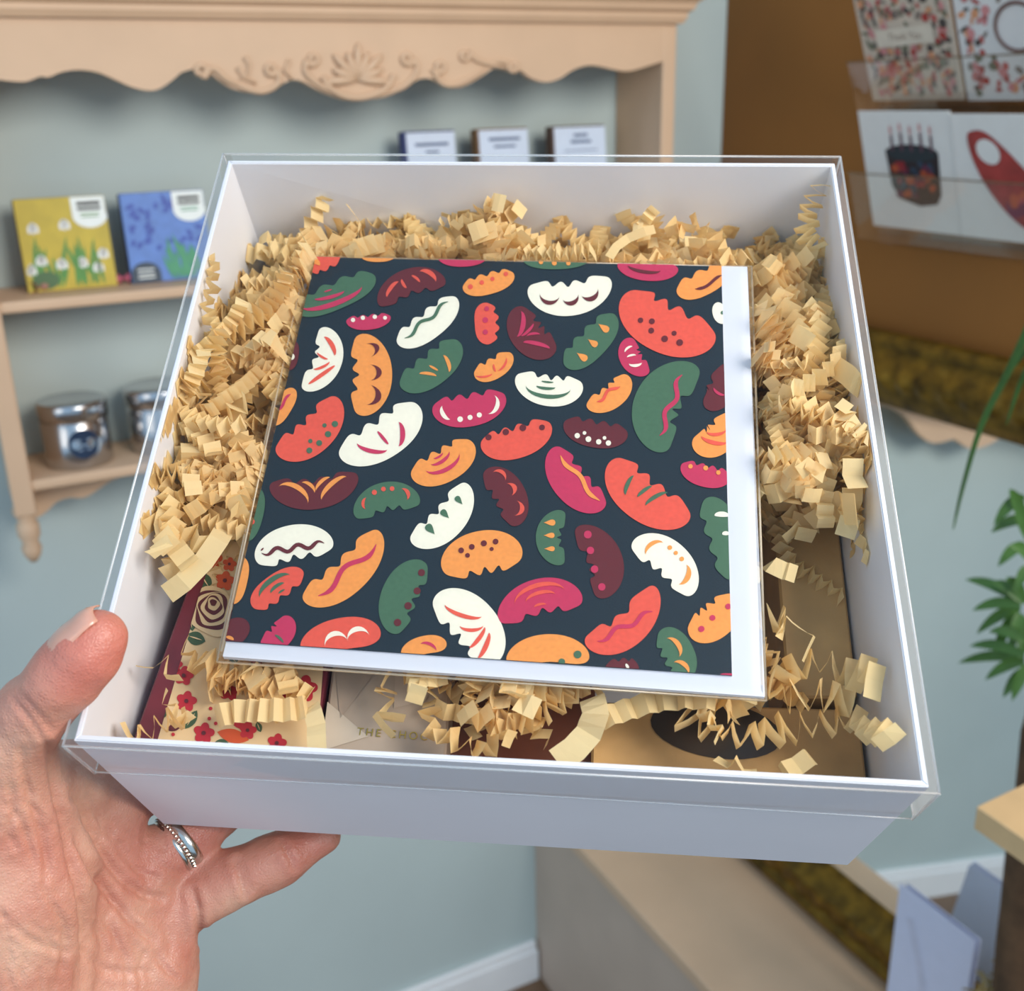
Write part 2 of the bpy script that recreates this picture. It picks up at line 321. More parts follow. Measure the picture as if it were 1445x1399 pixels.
def tin(x, y, r, h, label, rest):
    t = empty('tin', (x, y, 1.0682), label, 'tin')
    v, f = lathe([(r*.96, 0), (r, .002), (r, h*.72), (r*.985, h*.725)], 48); mesh('body', v, f, STEEL, t, True)
    v, f = lathe([(r*1.0, h*.725), (r*1.035, h*.73), (r*1.035, h*.95), (r*1.0, h*.99), (r*.95, h), (r*.9, h*.992)], 48); mesh('lid', v, f, STEEL, t, True)
    if rest is not None:
        LB = mat('label_dark_blue', (30, 50, 78), .4); rr = .017; vs_ = [(0, 0, 0)]; n = 28; R0 = r+.0006
        for k in range(n):
            a = 2*math.pi*k/n; X = rr*math.cos(a)/R0 + rest; vs_.append((R0*math.sin(X), -R0*math.cos(X), h*.40+rr*math.sin(a)))
        vs_[0] = (R0*math.sin(rest), -R0*math.cos(rest), h*.40); mesh('round_label', vs_, [(0, 1+k, 1+(k+1) % n) for k in range(n)], LB, t, True)
        for dz, ww in ((.004, .016), (-.002, .012), (-.007, .014)):
            A = [(rest-ww/2/R0, dz), (rest+ww/2/R0, dz), (rest+ww/2/R0, dz+.0016), (rest-ww/2/R0, dz+.0016)]
            mesh('label_lettering', [((R0+.0005)*math.sin(a), -(R0+.0005)*math.cos(a), h*.40+z) for a, z in A], [(0, 1, 2, 3)], mat('label_script', (150, 170, 190), .5), t)
tin(.108, 1.297, .0365, .074, 'silver tin with a round dark blue label on the lower shelf', .10)
tin(.205, 1.305, .0385, .076, 'plain silver tin beside the labelled tin, half hidden by the box', None)
def sweet(u, q, rgb, label):
    p = at(u, q, 2, 1.2622); t = empty('wrapped_sweet', Matrix.Translation((p.x, p.y+.004, 1.268)) @ Matrix.Rotation(random.uniform(-.6, .6), 4, 'Z'), label, 'sweet')
    m = mat('wrapper_'+label.split()[0], rgb, .2, .1, 90, trans=.2)
    bm = bmesh.new(); bmesh.ops.create_uvsphere(bm, u_segments=14, v_segments=10, radius=.0058, matrix=Matrix.Diagonal((1.4, 1, .95, 1))); bm_obj('candy', bm, m, t, True)
    for s in (-1, 1):
        vs_ = [(s*.007, 0, 0)] + [(s*(.014+.002*(k % 2)), .007*math.cos(k*.9), .0065*math.sin(k*.9)) for k in range(7)]; mesh('twist', vs_, [(0, 1+k, 1+(k+1) % 7) for k in range(7)], m, t)
sweet(66, 412, (176, 128, 110), 'amber wrapped sweet at the shelf edge below the snowdrop box')
sweet(165, 402, (206, 110, 130), 'pink wrapped sweet between the two chocolate boxes')

# ------------------------------------------------------------------ card racks on the ochre wall.  local: x -> toward camera (-Y), y -> up, z -> out of the wall (-X)
def wallM(y, z, x, lean=0): return Matrix(((0, 0, -1, x), (-1, 0, 0, y), (0, 1, 0, z), (0, 0, 0, 1))) @ Matrix.Rotation(-lean, 4, 'X')
def rack(y0, y1, z0, h, label):
    t = empty('card_rack', wallM(y1, z0, XR-.003, -.30 if h > .07 else -.38), label, 'card rack'); W = y1-y0
    box('back_plate', (-.004, -.006, 0), (W, h+.03, .002), ACRYL, t, .0004)
    box('front_lip', (-.004, 0, .034), (W, h, .036), ACRYL, t, .0004)
    box('bottom_plate', (-.004, -.004, 0), (W, -.001, .036), ACRYL, t, .0004)
    box('lip_edge', (-.004, h, .0338), (W, h+.0012, .0362), mat('acrylic_edge', (104, 84, 62), .3), t, .0003)
    return t
rack(.45, 1.030, 1.288, .082, 'clear acrylic rack holding the cake card and the red printed card')
rack(.45, 1.048, 1.432, .065, 'clear acrylic rack holding two floral cards at the top right')
def wcard(name, y1, w_, z0, h, x, lean, mb, label, cat='greeting card', group=None):
    t = empty(name, wallM(y1, z0, x, lean), label, cat, group); box('card_sheet', (0, 0, -.0015), (w_, h, 0), mb, t, .0003); return t
CARDW = mat('card_offwhite', (226, 224, 220), .6, .02)
t = wcard('cake_card', 1.022, .135, 1.2935, .139, XR-.024, -.30, CARDW, 'white card printed with a dark birthday cake and candles')
DK = mat('cake_dark', (38, 26, 32), .6, .2, 120); CK = [mat('cake_'+n, c, .6) for n, c in (('red', (140, 30, 40)), ('rust', (170, 74, 40)), ('blue', (40, 60, 80)), ('plum', (90, 30, 60)))]
cake = [(.036, .095), (.040, .052), (.052, .037), (.080, .030), (.105, .034), (.112, .045), (.114, .092)] + [(.075+.039*math.cos(a), .092+.010*math.sin(a)) for a in [math.pi*k/10 for k in range(1, 10)]]
flat('printed_cake', cake, DK, t, None, .0004)
flat('printed_cake_top', disc(.075, .091, .036, .009), mat('cake_top', (30, 44, 52), .6, .2, 100), t, None, .0007)
joined('printed_icing', [(disc(random.uniform(.046, .104), random.uniform(.042, .080), random.uniform(.003, .007), random.uniform(.003, .006), 0, 8), random.choice(CK)) for k in range(40)], t, None, .0012)
for k in range(5):
    x = .046+.0145*k; flat('printed_candle', [(x, .094), (x+.0035, .094), (x+.0035, .112+.003*(k % 2)), (x, .112+.003*(k % 2))], mat('candle_plum', (96, 60, 76), .6), t, None, .0010)
    flat('printed_flame', leafo(x+.0017, .118+.003*(k % 2), .012, .0018, 1.57), mat('flame_pink', (206, 150, 148), .6), t, None, .0010)
t = wcard('shaped_print_card', .886, .15, 1.2935, .136, XR-.025, -.30, CARDW, 'white card with a long red oval print beside the cake card')
ov = [Vector((x, y, 0)) for x, y in ((.020, .112), (.026, .085), (.045, .052), (.075, .022), (.11, .008), (.14, .012), (.146, .030), (.125, .052), (.095, .075), (.068, .100), (.045, .117), (.029, .119))]
flat('printed_oval', [(p.x, p.y) for p in catmull(ov, 4, True)], mat('oval_red', (160, 56, 52), .6, .25, 60), t, None, .0004)
flat('printed_oval_hole', disc(.046, .097, .016, .012, -.6), CARDW, t, None, .0008)
joined('printed_blooms', [(disc(random.uniform(.070, .12), random.uniform(.024, .05), random.uniform(.004, .011), None, 0, 9), random.choice([mat('oval_rust', (188, 88, 56), .6), mat('oval_plum', (120, 44, 70), .6), mat('oval_rose', (176, 72, 76), .6)])) for k in range(16)], t, None, .0006)
def floral(t, w_, h, n, cols, z=.0005, skip=None):
    S = []
    for k in range(n):
        x, y = random.uniform(.008, w_-.008), random.uniform(.008, h-.008)
        if skip and skip(x, y): continue
        c = random.choice(cols); S.append((disc(x, y, random.uniform(.0025, .0065), random.uniform(.0025, .006), random.uniform(0, 3), 8) if random.random() < .6 else leafo(x, y, random.uniform(.008, .015), .0022, random.uniform(0, 3), 4), c))
    joined('floral_print', S, t, None, z)
FC = [mat('fl_'+n, c, .6) for n, c in (('rose', (190, 96, 92)), ('red', (170, 56, 50)), ('peach', (214, 150, 110)), ('sage', (112, 112, 92)), ('grey', (132, 118, 108)), ('dark', (74, 66, 62)), ('pink', (206, 136, 136)))]
t = wcard('floral_card', 1.040, .135, 1.437, .16, XR-.024, -.38, mat('card_beige', (204, 188, 170), .6, .04), 'beige card covered in small flowers in the upper rack')
tag(t, None)
floral(t, .135, .16, 340, FC, .0005, lambda x, y: .062 < y < .084 and .028 < x < .108)
flat('printed_banner', [(.026, .062), (.11, .065), (.108, .085), (.024, .082)], mat('banner_cream', (216, 204, 186), .6), t, None, .0018)
text_obj('banner_lettering', 'Thank You', .011, mat('banner_ink', (150, 128, 112), .6), t, Matrix.Translation((.068, .070, .0021)), .00005)
t = wcard('wreath_card', .898, .15, 1.436, .17, XR-.026, -.38, mat('card_white_grey', (222, 220, 218), .6, .02), 'white card with two brown rings inside a floral wreath, upper rack')
floral(t, .15, .16, 230, FC, .0005, lambda x, y: math.hypot(x-.075, y-.072) < .036 or math.hypot(x-.118, y-.045) < .032)
for cx, cy in ((.075, .075), (.112, .043)):
    v, f = tubev([(cx+.026*math.cos(a), cy+.024*math.sin(a), .0012) for a in [2*math.pi*k/36 for k in range(37)]], .0022, 6, False)
    mesh('printed_ring', [(p[0], p[1], .0012+(p[2]-.0012)*.2) for p in v], f, mat('ring_brown', (116, 88, 82), .5), t, True)

# ------------------------------------------------------------------ gilt mirror standing on the bench, leaning on the wall
MH = .80; lean = math.atan2(.105, .79); MY1 = 1.30; MY0 = .12
mt = empty('gilt_mirror', Matrix(((0, 0, -1, .932), (-1, 0, 0, MY1), (0, 1, 0, ZB+.004), (0, 0, 0, 1))) @ Matrix.Rotation(-lean, 4, 'X'), 'large gilt framed mirror leaning on the ochre wall above the bench', 'mirror')
ML = MY1-MY0; FWD = .088
gm = bpy.data.materials.new('mirror_glass'); gm.use_nodes = True; gb = gm.node_tree.nodes['Principled BSDF']; gb.inputs['Metallic'].default_value = 1; gb.inputs['Roughness'].default_value = .02; gb.inputs['Base Color'].default_value = (.90, .93, .92, 1)
box('mirror_glass', (FWD-.01, FWD-.01, .004), (ML-FWD+.01, MH-FWD+.01, .008), gm, mt, 0)
prof = [(0, 0), (0, .016), (.006, .022), (.014, .024), (.018, .018), (.030, .022), (.046, .032), (.060, .030), (.068, .020), (.074, .020), (.080, .014), (.088, .010), (.088, 0)]
def rail(a, b, ia, ib):
    vs_, fs = [], []; a, b, ia, ib = map(Vector, (a, b, ia, ib)); N = max(2, int((b-a).length/.006))
    for i in range(N+1):
        t = i/N
        for k, (s, z) in enumerate(prof):
            p = (a.lerp(ia, s/FWD)).lerp(b.lerp(ib, s/FWD), t)
            if .026 < s < .066: z += .0045*noise.noise((p.x*60, p.y*60, k*.7)) + .003*math.sin(p.x*190+s*160)*math.cos(p.y*190-s*90)
            vs_.append((p.x, p.y, z))
    n = len(prof)
    for i in range(N):
        for k in range(n-1): fs.append((i*n+k, i*n+k+1, (i+1)*n+k+1, (i+1)*n+k))
    return mesh('frame_rail', vs_, fs, OLDGOLD, mt, True)
c4 = [(0, 0, 0), (ML, 0, 0), (ML, MH, 0), (0, MH, 0)]; i4 = [(FWD, FWD, 0), (ML-FWD, FWD, 0), (ML-FWD, MH-FWD, 0), (FWD, MH-FWD, 0)]
for k in range(4): rail(c4[k], c4[(k+1) % 4], i4[k], i4[(k+1) % 4])
box('backing_board', (.004, .004, -.004), (ML-.004, MH-.004, .003), mat('backing_brown', (90, 66, 42), .8), mt, 0)

# pale card standing on the bench
XC = .885; a = at(1270, 1245, 0, XC); b = at(1376, 1330, 0, XC)
pc = empty('standing_card', Matrix(((0, 0, -1, XC), (-1, 0, 0, a.y), (0, 1, 0, ZB), (0, 0, 0, 1))), 'pale lavender card standing on the bench before the mirror', 'card')
box('card_front', (0, 0, -.001), (a.y-b.y, (a.z+b.z)/2-ZB, 0), mat('card_lavender', (214, 218, 240), .5, .02), pc, .0003)
box('card_back', (.002, 0, -.010), (a.y-b.y, (a.z+b.z)/2-ZB-.002, -.009), mat('card_lavender', (214, 218, 240), .5, .02), pc, .0003)
v, f = tubev(catmull([(.020, .16, .0006), (.034, .13, .0006), (.048, .09, .0006), (.054, .05, .0006), (.052, .01, .0006)], 5), .006, 8); mesh('printed_stroke', [(p[0], p[1], .0004+(p[2]-.0006)*.04) for p in v], f, mat('card_grey_print', (204, 206, 226), .6), pc)

# wooden display board corner and plant
TZ = .90; tipw = at(1378, 1138, 2, TZ)
ws = empty('wooden_table', (tipw.x, tipw.y, 0), 'pale wooden table with its corner reaching in before the plant', 'table')
dl = (at(1445, 1106, 2, TZ)-tipw); dr = (at(1445, 1184, 2, TZ)-tipw); e1 = Vector((dl.x, dl.y, 0)).normalized()*.20; e2 = Vector((dr.x, dr.y, 0)).normalized()*.20
prism('table_top', [Vector((0, 0, TZ-.022)), e1+Vector((0, 0, TZ-.022)), e1+e2+Vector((0, 0, TZ-.022)), e2+Vector((0, 0, TZ-.022))], Vector((0, 0, .022)), WOOD, ws, .001)
for q in (e1*.9+e2*.45, e1*.9+e2*.92, e1*.4+e2*.92):
    v, f = tubev([(q.x, q.y, ZB if tipw.x+q.x > .69 else 0), (q.x, q.y, TZ-.022)], .014, 10); mesh('leg', v, f, WOOD, ws)

# potted plant on the bench
pb = at(1440, 1399, 0, .86); pb = Vector((.86, pb.y, ZB))
pl = empty('potted_plant', pb, 'tufted green plant with a dark trunk in a mossy pot', 'potted plant')
v, f = lathe([(.030, 0), (.036, .01), (.040, .04), (.039, .06), (.034, .07)], 24); mesh('pot', v, f, mat('pot_brown', (84, 66, 46), .8, .2, 40), pl, True)
def L(u, q, x): return at(u, q, 0, x) - pb
tr = [Vector((0, 0, .06)), L(1440, 1280, .86), L(1456, 1130, .86), L(1468, 1010, .86), L(1478, 890, .86), L(1484, 780, .86)]
v, f = tubev(catmull(tr, 5), [.020]*5+[.019]*5+[.016]*5+[.013]*5+[.010]*6, 12); mesh('trunk', v, f, BARK, pl, True)
bm = bmesh.new()
vs_, fs = [], []
for k in range(420):
    a = random.uniform(0, 6.28); z0 = random.uniform(.02, .20); r = random.uniform(.024, .040); p0 = Vector((r*math.cos(a), r*math.sin(a), z0)); d = Vector((random.gauss(0, 1), random.gauss(0, 1), random.gauss(0, .6))).normalized()*.02
    v, f = tubev([p0-d, p0+Vector((0, 0, .004)), p0+d], .0011, 4); o = len(vs_); vs_ += v; fs += [tuple(i+o for i in q) for q in f]
mo = mesh('dry_moss', vs_, fs, HAY, pl); mo['kind'] = 'stuff'
def blade(p0, p1, sag, w_, name='leaf'):
    vs_, fs = [], []; p0, p1 = Vector(p0), Vector(p1); n = 8; d = p1-p0; side = d.cross(ray(1400, 800)).normalized()
    for i in range(n+1):
        t = i/n; c = p0+d*t+Vector((0, 0, sag*4*t*(1-t))); ww = w_*(math.sin(math.pi*min(1, .12+t*.88))**.7)*.5+.0001
        up_ = side.cross(d).normalized()*ww*.35
        vs_ += [c-side*ww, c+up_, c+side*ww]
    for i in range(n):
        for k in range(2): fs.append((i*3+k, i*3+k+1, i*3+4+k, i*3+3+k))
    return mesh(name, vs_, fs, LEAF, pl, True)
LV = [((1445,700),(1402,742)),((1450,735),(1398,752)),((1445,770),(1408,800)),((1445,745),(1425,690)),
      ((1440,850),(1362,818)),((1440,855),(1372,862)),((1438,858),(1378,895)),((1436,862),(1400,930)),((1442,850),(1398,822)),((1446,852),(1420,815)),((1440,866),(1425,925)),((1445,870),(1440,940)),
      ((1445,930),(1352,936)),((1445,925),(1368,912)),((1445,935),(1390,960)),((1450,940),(1428,990)),((1445,905),(1395,892)),((1450,945),(1415,985)),((1455,800),(1432,835)),((1452,790),(1425,770)),((1450,760),(1432,725))]
for (a, b) in LV:
    x = .90+random.uniform(-.02, .02); blade(L(*a, x), L(*b, x-.015), .006, .011)
gp = [(1462, 440), (1425, 520), (1385, 600), (1358, 690), (1345, 748)]
vs_, fs = [], []
for i, q in enumerate(catmull([L(u, q, .78) for u, q in gp], 4)):
    ww = .0042*(1-(i/16))**.6+.0004; vs_ += [q-Vector((0, ww, 0)), q+Vector((-.001, 0, .001)), q+Vector((0, ww, 0))]
for i in range(16):
    for k in range(2): fs.append((i*3+k, i*3+k+1, i*3+4+k, i*3+3+k))
mesh('leaf', vs_, fs, LEAF, pl, True)
for g in ([(1462, 500), (1440, 540), (1420, 600)], [(1470, 470), (1440, 505), (1408, 545)]):
    vs_, fs = [], []
    for i, q in enumerate(catmull([L(u, q, .80) for u, q in g], 4)):
        ww = .0035*(1-(i/8))**.6+.0003; vs_ += [q-Vector((0, ww, 0)), q+Vector((-.001, 0, .001)), q+Vector((0, ww, 0))]
    for i in range(8):
        for k in range(2): fs.append((i*3+k, i*3+k+1, i*3+4+k, i*3+3+k))
    mesh('leaf', vs_, fs, LEAF, pl, True)

# ================================================================== the gift box
def rvec(x, y, z):
    v = Vector((x, y, z)); return Matrix.Rotation(v.length, 4, v.normalized())
BOXM = CAM @ Matrix.Translation((.000311, .028896, -.385442)) @ rvec(-.541673, -.043569, -.0473)
BI = BOXM.inverted(); BI3 = BI.to_3x3(); OL = BI @ CAMLOC
def loc(u, v, z):
    d = BI3 @ ray(u, v); return OL + d*((z-OL.z)/d.z)
BH = .095; TH = .0018
rimo = [loc(*p, 0) for p in ((322, 226), (1178, 230), (1311, 1111), (104, 1045))]
botn = [loc(1196, 1221, -BH), loc(231, 1163, -BH)]
boto = [Vector((-.1235, .1245, -BH)), Vector((.1245, .1245, -BH)), botn[0], botn[1]]
sg = [(1, -1), (-1, -1), (-1, 1), (1, 1)]
rimi = [r + Vector((s[0]*TH, s[1]*TH, 0)) for r, s in zip(rimo, sg)]; boti = [r + Vector((s[0]*TH, s[1]*TH, TH)) for r, s in zip(boto, sg)]
gb_ = empty('gift_box', BOXM @ Matrix.Translation((0, 0, -BH)), 'white square card gift box held in the hand', 'gift box')
OFF = Vector((0, 0, BH))
for i in range(4):
    j = (i+1) % 4; V = [p+OFF for p in (boto[i], boto[j], rimo[j], rimo[i], boti[i], boti[j], rimi[j], rimi[i])]
    bm = bmesh.new(); q = [bm.verts.new(p) for p in V]
    for f in ((0, 1, 2, 3), (7, 6, 5, 4), (3, 2, 6, 7), (0, 4, 5, 1), (0, 3, 7, 4), (1, 5, 6, 2)): bm.faces.new([q[k] for k in f])
    es = [e for e in bm.edges if abs(e.verts[0].co.z-BH) < .001 and abs(e.verts[1].co.z-BH) < .001]
    bmesh.ops.bevel(bm, geom=es, offset=.0004, segments=2, affect='EDGES'); bm_obj('wall_panel', bm, BOXW, gb_)
prism('base_panel', [p+OFF for p in (boto[0], boto[1], boto[2], boto[3])], Vector((0, 0, TH)), BOXW, gb_)

# clear lift-off lid
lid = empty('clear_lid', BOXM, 'clear plastic lid over the white gift box', 'box lid')
gp = .0022; lo_ = [r + Vector((-s[0]*gp, -s[1]*gp, .0012)) for r, s in zip(rimo, sg)]
mesh('top_sheet', lo_, [(3, 2, 1, 0)], LID, lid)
SK = .027
for i in range(4):
    j = (i+1) % 4; n = 14; V = []
    ed = lo_[j]-lo_[i]; nrm = Vector((ed.y, -ed.x, 0)).normalized(); 
    if nrm.dot(lo_[i]+lo_[j]) < 0: nrm = -nrm
    for k in range(n+1):
        t = k/n; p = lo_[i].lerp(lo_[j], t); bow = .0012*math.sin(math.pi*t)
        V += [p, p+nrm*(.0006-bow*.3)+Vector((0, 0, -SK*.5)), p-nrm*bow+Vector((0, 0, -SK-.0015*math.sin(math.pi*t*1.3)))]
    F_ = []
    for k in range(n):
        for q in range(2): F_.append((k*3+q, k*3+3+q, k*3+4+q, k*3+1+q))
    mesh('skirt_panel', V, F_, LID, lid, True)
    v, f = tubev([lo_[i], lo_[j]], .00045, 6); mesh('fold_edge', v, f, LIDEDGE, lid, True)
    low = [V[k*3+2] for k in range(n+1)]; v, f = tubev(low, .0003, 5); mesh('skirt_hem', v, f, LIDEDGE, lid, True)
    p = lo_[i]; v, f = tubev([p, p+Vector((0, 0, -SK))], .0005, 6); mesh('corner_fold', v, f, LIDEDGE, lid, True)

# ================================================================== greeting card, envelope and sleeve
CW = .172
CARDM = CAM @ Matrix.Translation((-.000334/.15*CW, .016064/.15*CW, -.344309/.15*CW)) @ rvec(-.5505, -.0684, -.0698)
CI = CARDM.inverted(); CI3 = CI.to_3x3(); CO = CI @ CAMLOC
def cl(u, v):
    d = CI3 @ ray(u, v); p = CO + d*(-CO.z/d.z); return (p.x, p.y)
envq = [cl(*p) for p in ((447, 361), (1055, 374), (1080, 982), (313, 925))]
cardq = [cl(*p) for p in ((446, 363), (1018, 376), (1033, 954), (318, 905))]
def slab(name, q, z0, z1, m, parent):
    return prism(name, [Vector((x, y, z0)) for x, y in q[::-1]], Vector((0, 0, z1-z0)), m, parent)
ev = empty('envelope', CARDM @ Matrix.Translation((0, 0, -.0016)), 'white square envelope behind the dumpling card', 'envelope')
slab('envelope_back', envq, -.0008, -.0002, ENV, ev); slab('envelope_front', envq, 0, .0006, ENV, ev)
mx_ = [sum(p[k] for p in envq)/4 for k in (0, 1)]
prism('envelope_flap', [Vector((*envq[3], -.001)), Vector((*envq[2], -.001)), Vector((mx_[0], mx_[1], -.001))], Vector((0, 0, -.0004)), ENV, ev)
gc = empty('greeting_card', CARDM, 'navy square greeting card printed with colourful dumplings', 'greeting card')
slab('card_back', cardq, -.0009, -.0004, ENV, gc); slab('card_front', cardq, -.0003, 0, NAVY, gc)
sv = empty('cellophane_sleeve', CARDM, 'clear cellophane sleeve around the dumpling card and envelope', 'sleeve')
svq = [cl(*p) for p in ((428, 356), (1058, 370), (1084, 986), (303, 930))]
svq[1] = cl(1062, 370); svq[2] = cl(1083, 985)
def inset(q, d): 
    c = Vector((sum(p[0] for p in q)/4, sum(p[1] for p in q)/4)); return [tuple(Vector(p)+(c-Vector(p)).normalized()*d) for p in q]
top = inset(svq, .003); V = [(*p, -.0026) for p in svq] + [(*p, .0011) for p in top]
mesh('front_film', V, [(7, 6, 5, 4), (0, 1, 5, 4), (1, 2, 6, 5), (2, 3, 7, 6), (3, 0, 4, 7)], CELLO, sv)
mesh('back_film', [(*p, -.0030) for p in svq], [(0, 1, 2, 3)], CELLO, sv)
for i in range(4):
    j = (i+1) % 4; v, f = tubev([(*svq[i], -.0026), (*svq[j], -.0026)], .0004, 5); mesh('sealed_edge', v, f, CELLEDGE, sv, True)
v, f = tubev([(*top[0], .0011), (*top[3], .0011)], .0004, 5); mesh('sealed_edge', v, f, CELLEDGE, sv, True)
# printed dumplings ---------------------------------------------------------
ZM = {'A': (300, 340, 3.6125), 'B': (680, 340, 3.44), 'C': (300, 640, 3.6125), 'D': (680, 640, 3.44), 'M': (0, 0, 1)}
def zpx(z, x, y): a, b, s = ZM[z]; return (a+x/s, b+y/s)
def bean(x0, y0, xm, ym, x1, y1, W, n, s):
    p0, pm, p1 = Vector((x0, y0)), Vector((xm, ym)), Vector((x1, y1)); c = 2*pm-(p0+p1)/2; N = 72; back, fr = [], []
    for i in range(N+1):
        t = .5-.5*math.cos(math.pi*i/N); p = p0*(1-t)**2+c*2*t*(1-t)+p1*t*t; d = ((c-p0)*(1-t)+(p1-c)*t).normalized(); pr = Vector((-d.y, d.x))*s
        w_ = W*max(0, 1-abs(2*t-1)**3.0)**.5
        back.append(p-pr*w_); k = w_*.92
        if n: k = w_*.84 + W*.54*(abs(math.sin(math.pi*n*t))**.75-.6)*min(1, w_/W*1.1)**2
        fr.append(p+pr*k)
    for it in range(4 if n else 0): fr = [fr[0]] + [(fr[i-1]+2*fr[i]+fr[i+1])/4 for i in range(1, N)] + [fr[-1]]
    return back + fr[::-1][1:-1]
def clipq(poly, q):
    A = sum(q[i][0]*q[(i+1) % 4][1]-q[(i+1) % 4][0]*q[i][1] for i in range(4)); sgn = 1 if A > 0 else -1
    for i in range(4):
        a, b = q[i], q[(i+1) % 4]; ins = lambda p: sgn*((b[0]-a[0])*(p[1]-a[1])-(b[1]-a[1])*(p[0]-a[0]))
        out = []
        for k in range(len(poly)):
            P, Q = poly[k-1], poly[k]; ip, iq = ins(P), ins(Q)
            if (ip >= 0) != (iq >= 0): t = ip/(ip-iq); out.append((P[0]+(Q[0]-P[0])*t, P[1]+(Q[1]-P[1])*t))
            if iq >= 0: out.append(Q)
        poly = out
        if len(poly) < 3: return None
    r = []
    for p in poly:
        if not r or math.hypot(p[0]-r[-1][0], p[1]-r[-1][1]) > 2e-5: r.append(p)
    return r if len(r) > 2 else None
def cres(x0, y0, x1, y1, bulge, wd):
    a, b = Vector((x0, y0)), Vector((x1, y1)); d = b-a; n = Vector((-d.y, d.x)); N = 12; o1, o2 = [], []
    L_ = d.length
    for i in range(N+1):
        t = .5-.5*math.cos(math.pi*i/N); e = math.sin(math.pi*i/N); o1.append(a+d*t+n*(bulge*e)+n/L_*wd*e*.5); o2.append(a+d*t+n*(bulge*e)-n/L_*wd*e*.5)
    return o1+o2[::-1][1:-1]
def wave(x0, y0, x1, y1, amp, n, wd):
    a, b = Vector((x0, y0)), Vector((x1, y1)); d = b-a; nn = Vector((-d.y, d.x)).normalized(); N = 30; C_ = [a+d*(i/N)+nn*amp*math.sin(2*math.pi*n*i/N) for i in range(N+1)]; o1, o2 = [], []
    for i, c in enumerate(C_):
        T = (C_[min(N, i+1)]-C_[max(0, i-1)]).normalized(); m_ = Vector((-T.y, T.x))*wd*.5*min(1, .15+1.8*math.sin(math.pi*i/N)); o1.append(c+m_); o2.append(c-m_)
    return o1+o2[::-1]
def tear(x, y, L_, W, ang):
    c, s = math.cos(ang), math.sin(ang); o = []
    for i in range(20):
        t = 2*math.pi*i/20; X = L_*.5*math.cos(t); Y = W*.5*math.sin(t)*(1-math.cos(t))*.6*1.2; o.append(Vector((x+X*c-Y*s, y+X*s+Y*c)))
    return o
G, R_, O_, M_, Q_, C_ = GREEN, RED, ORANGE, MAGENTA, MAROON, CREAM
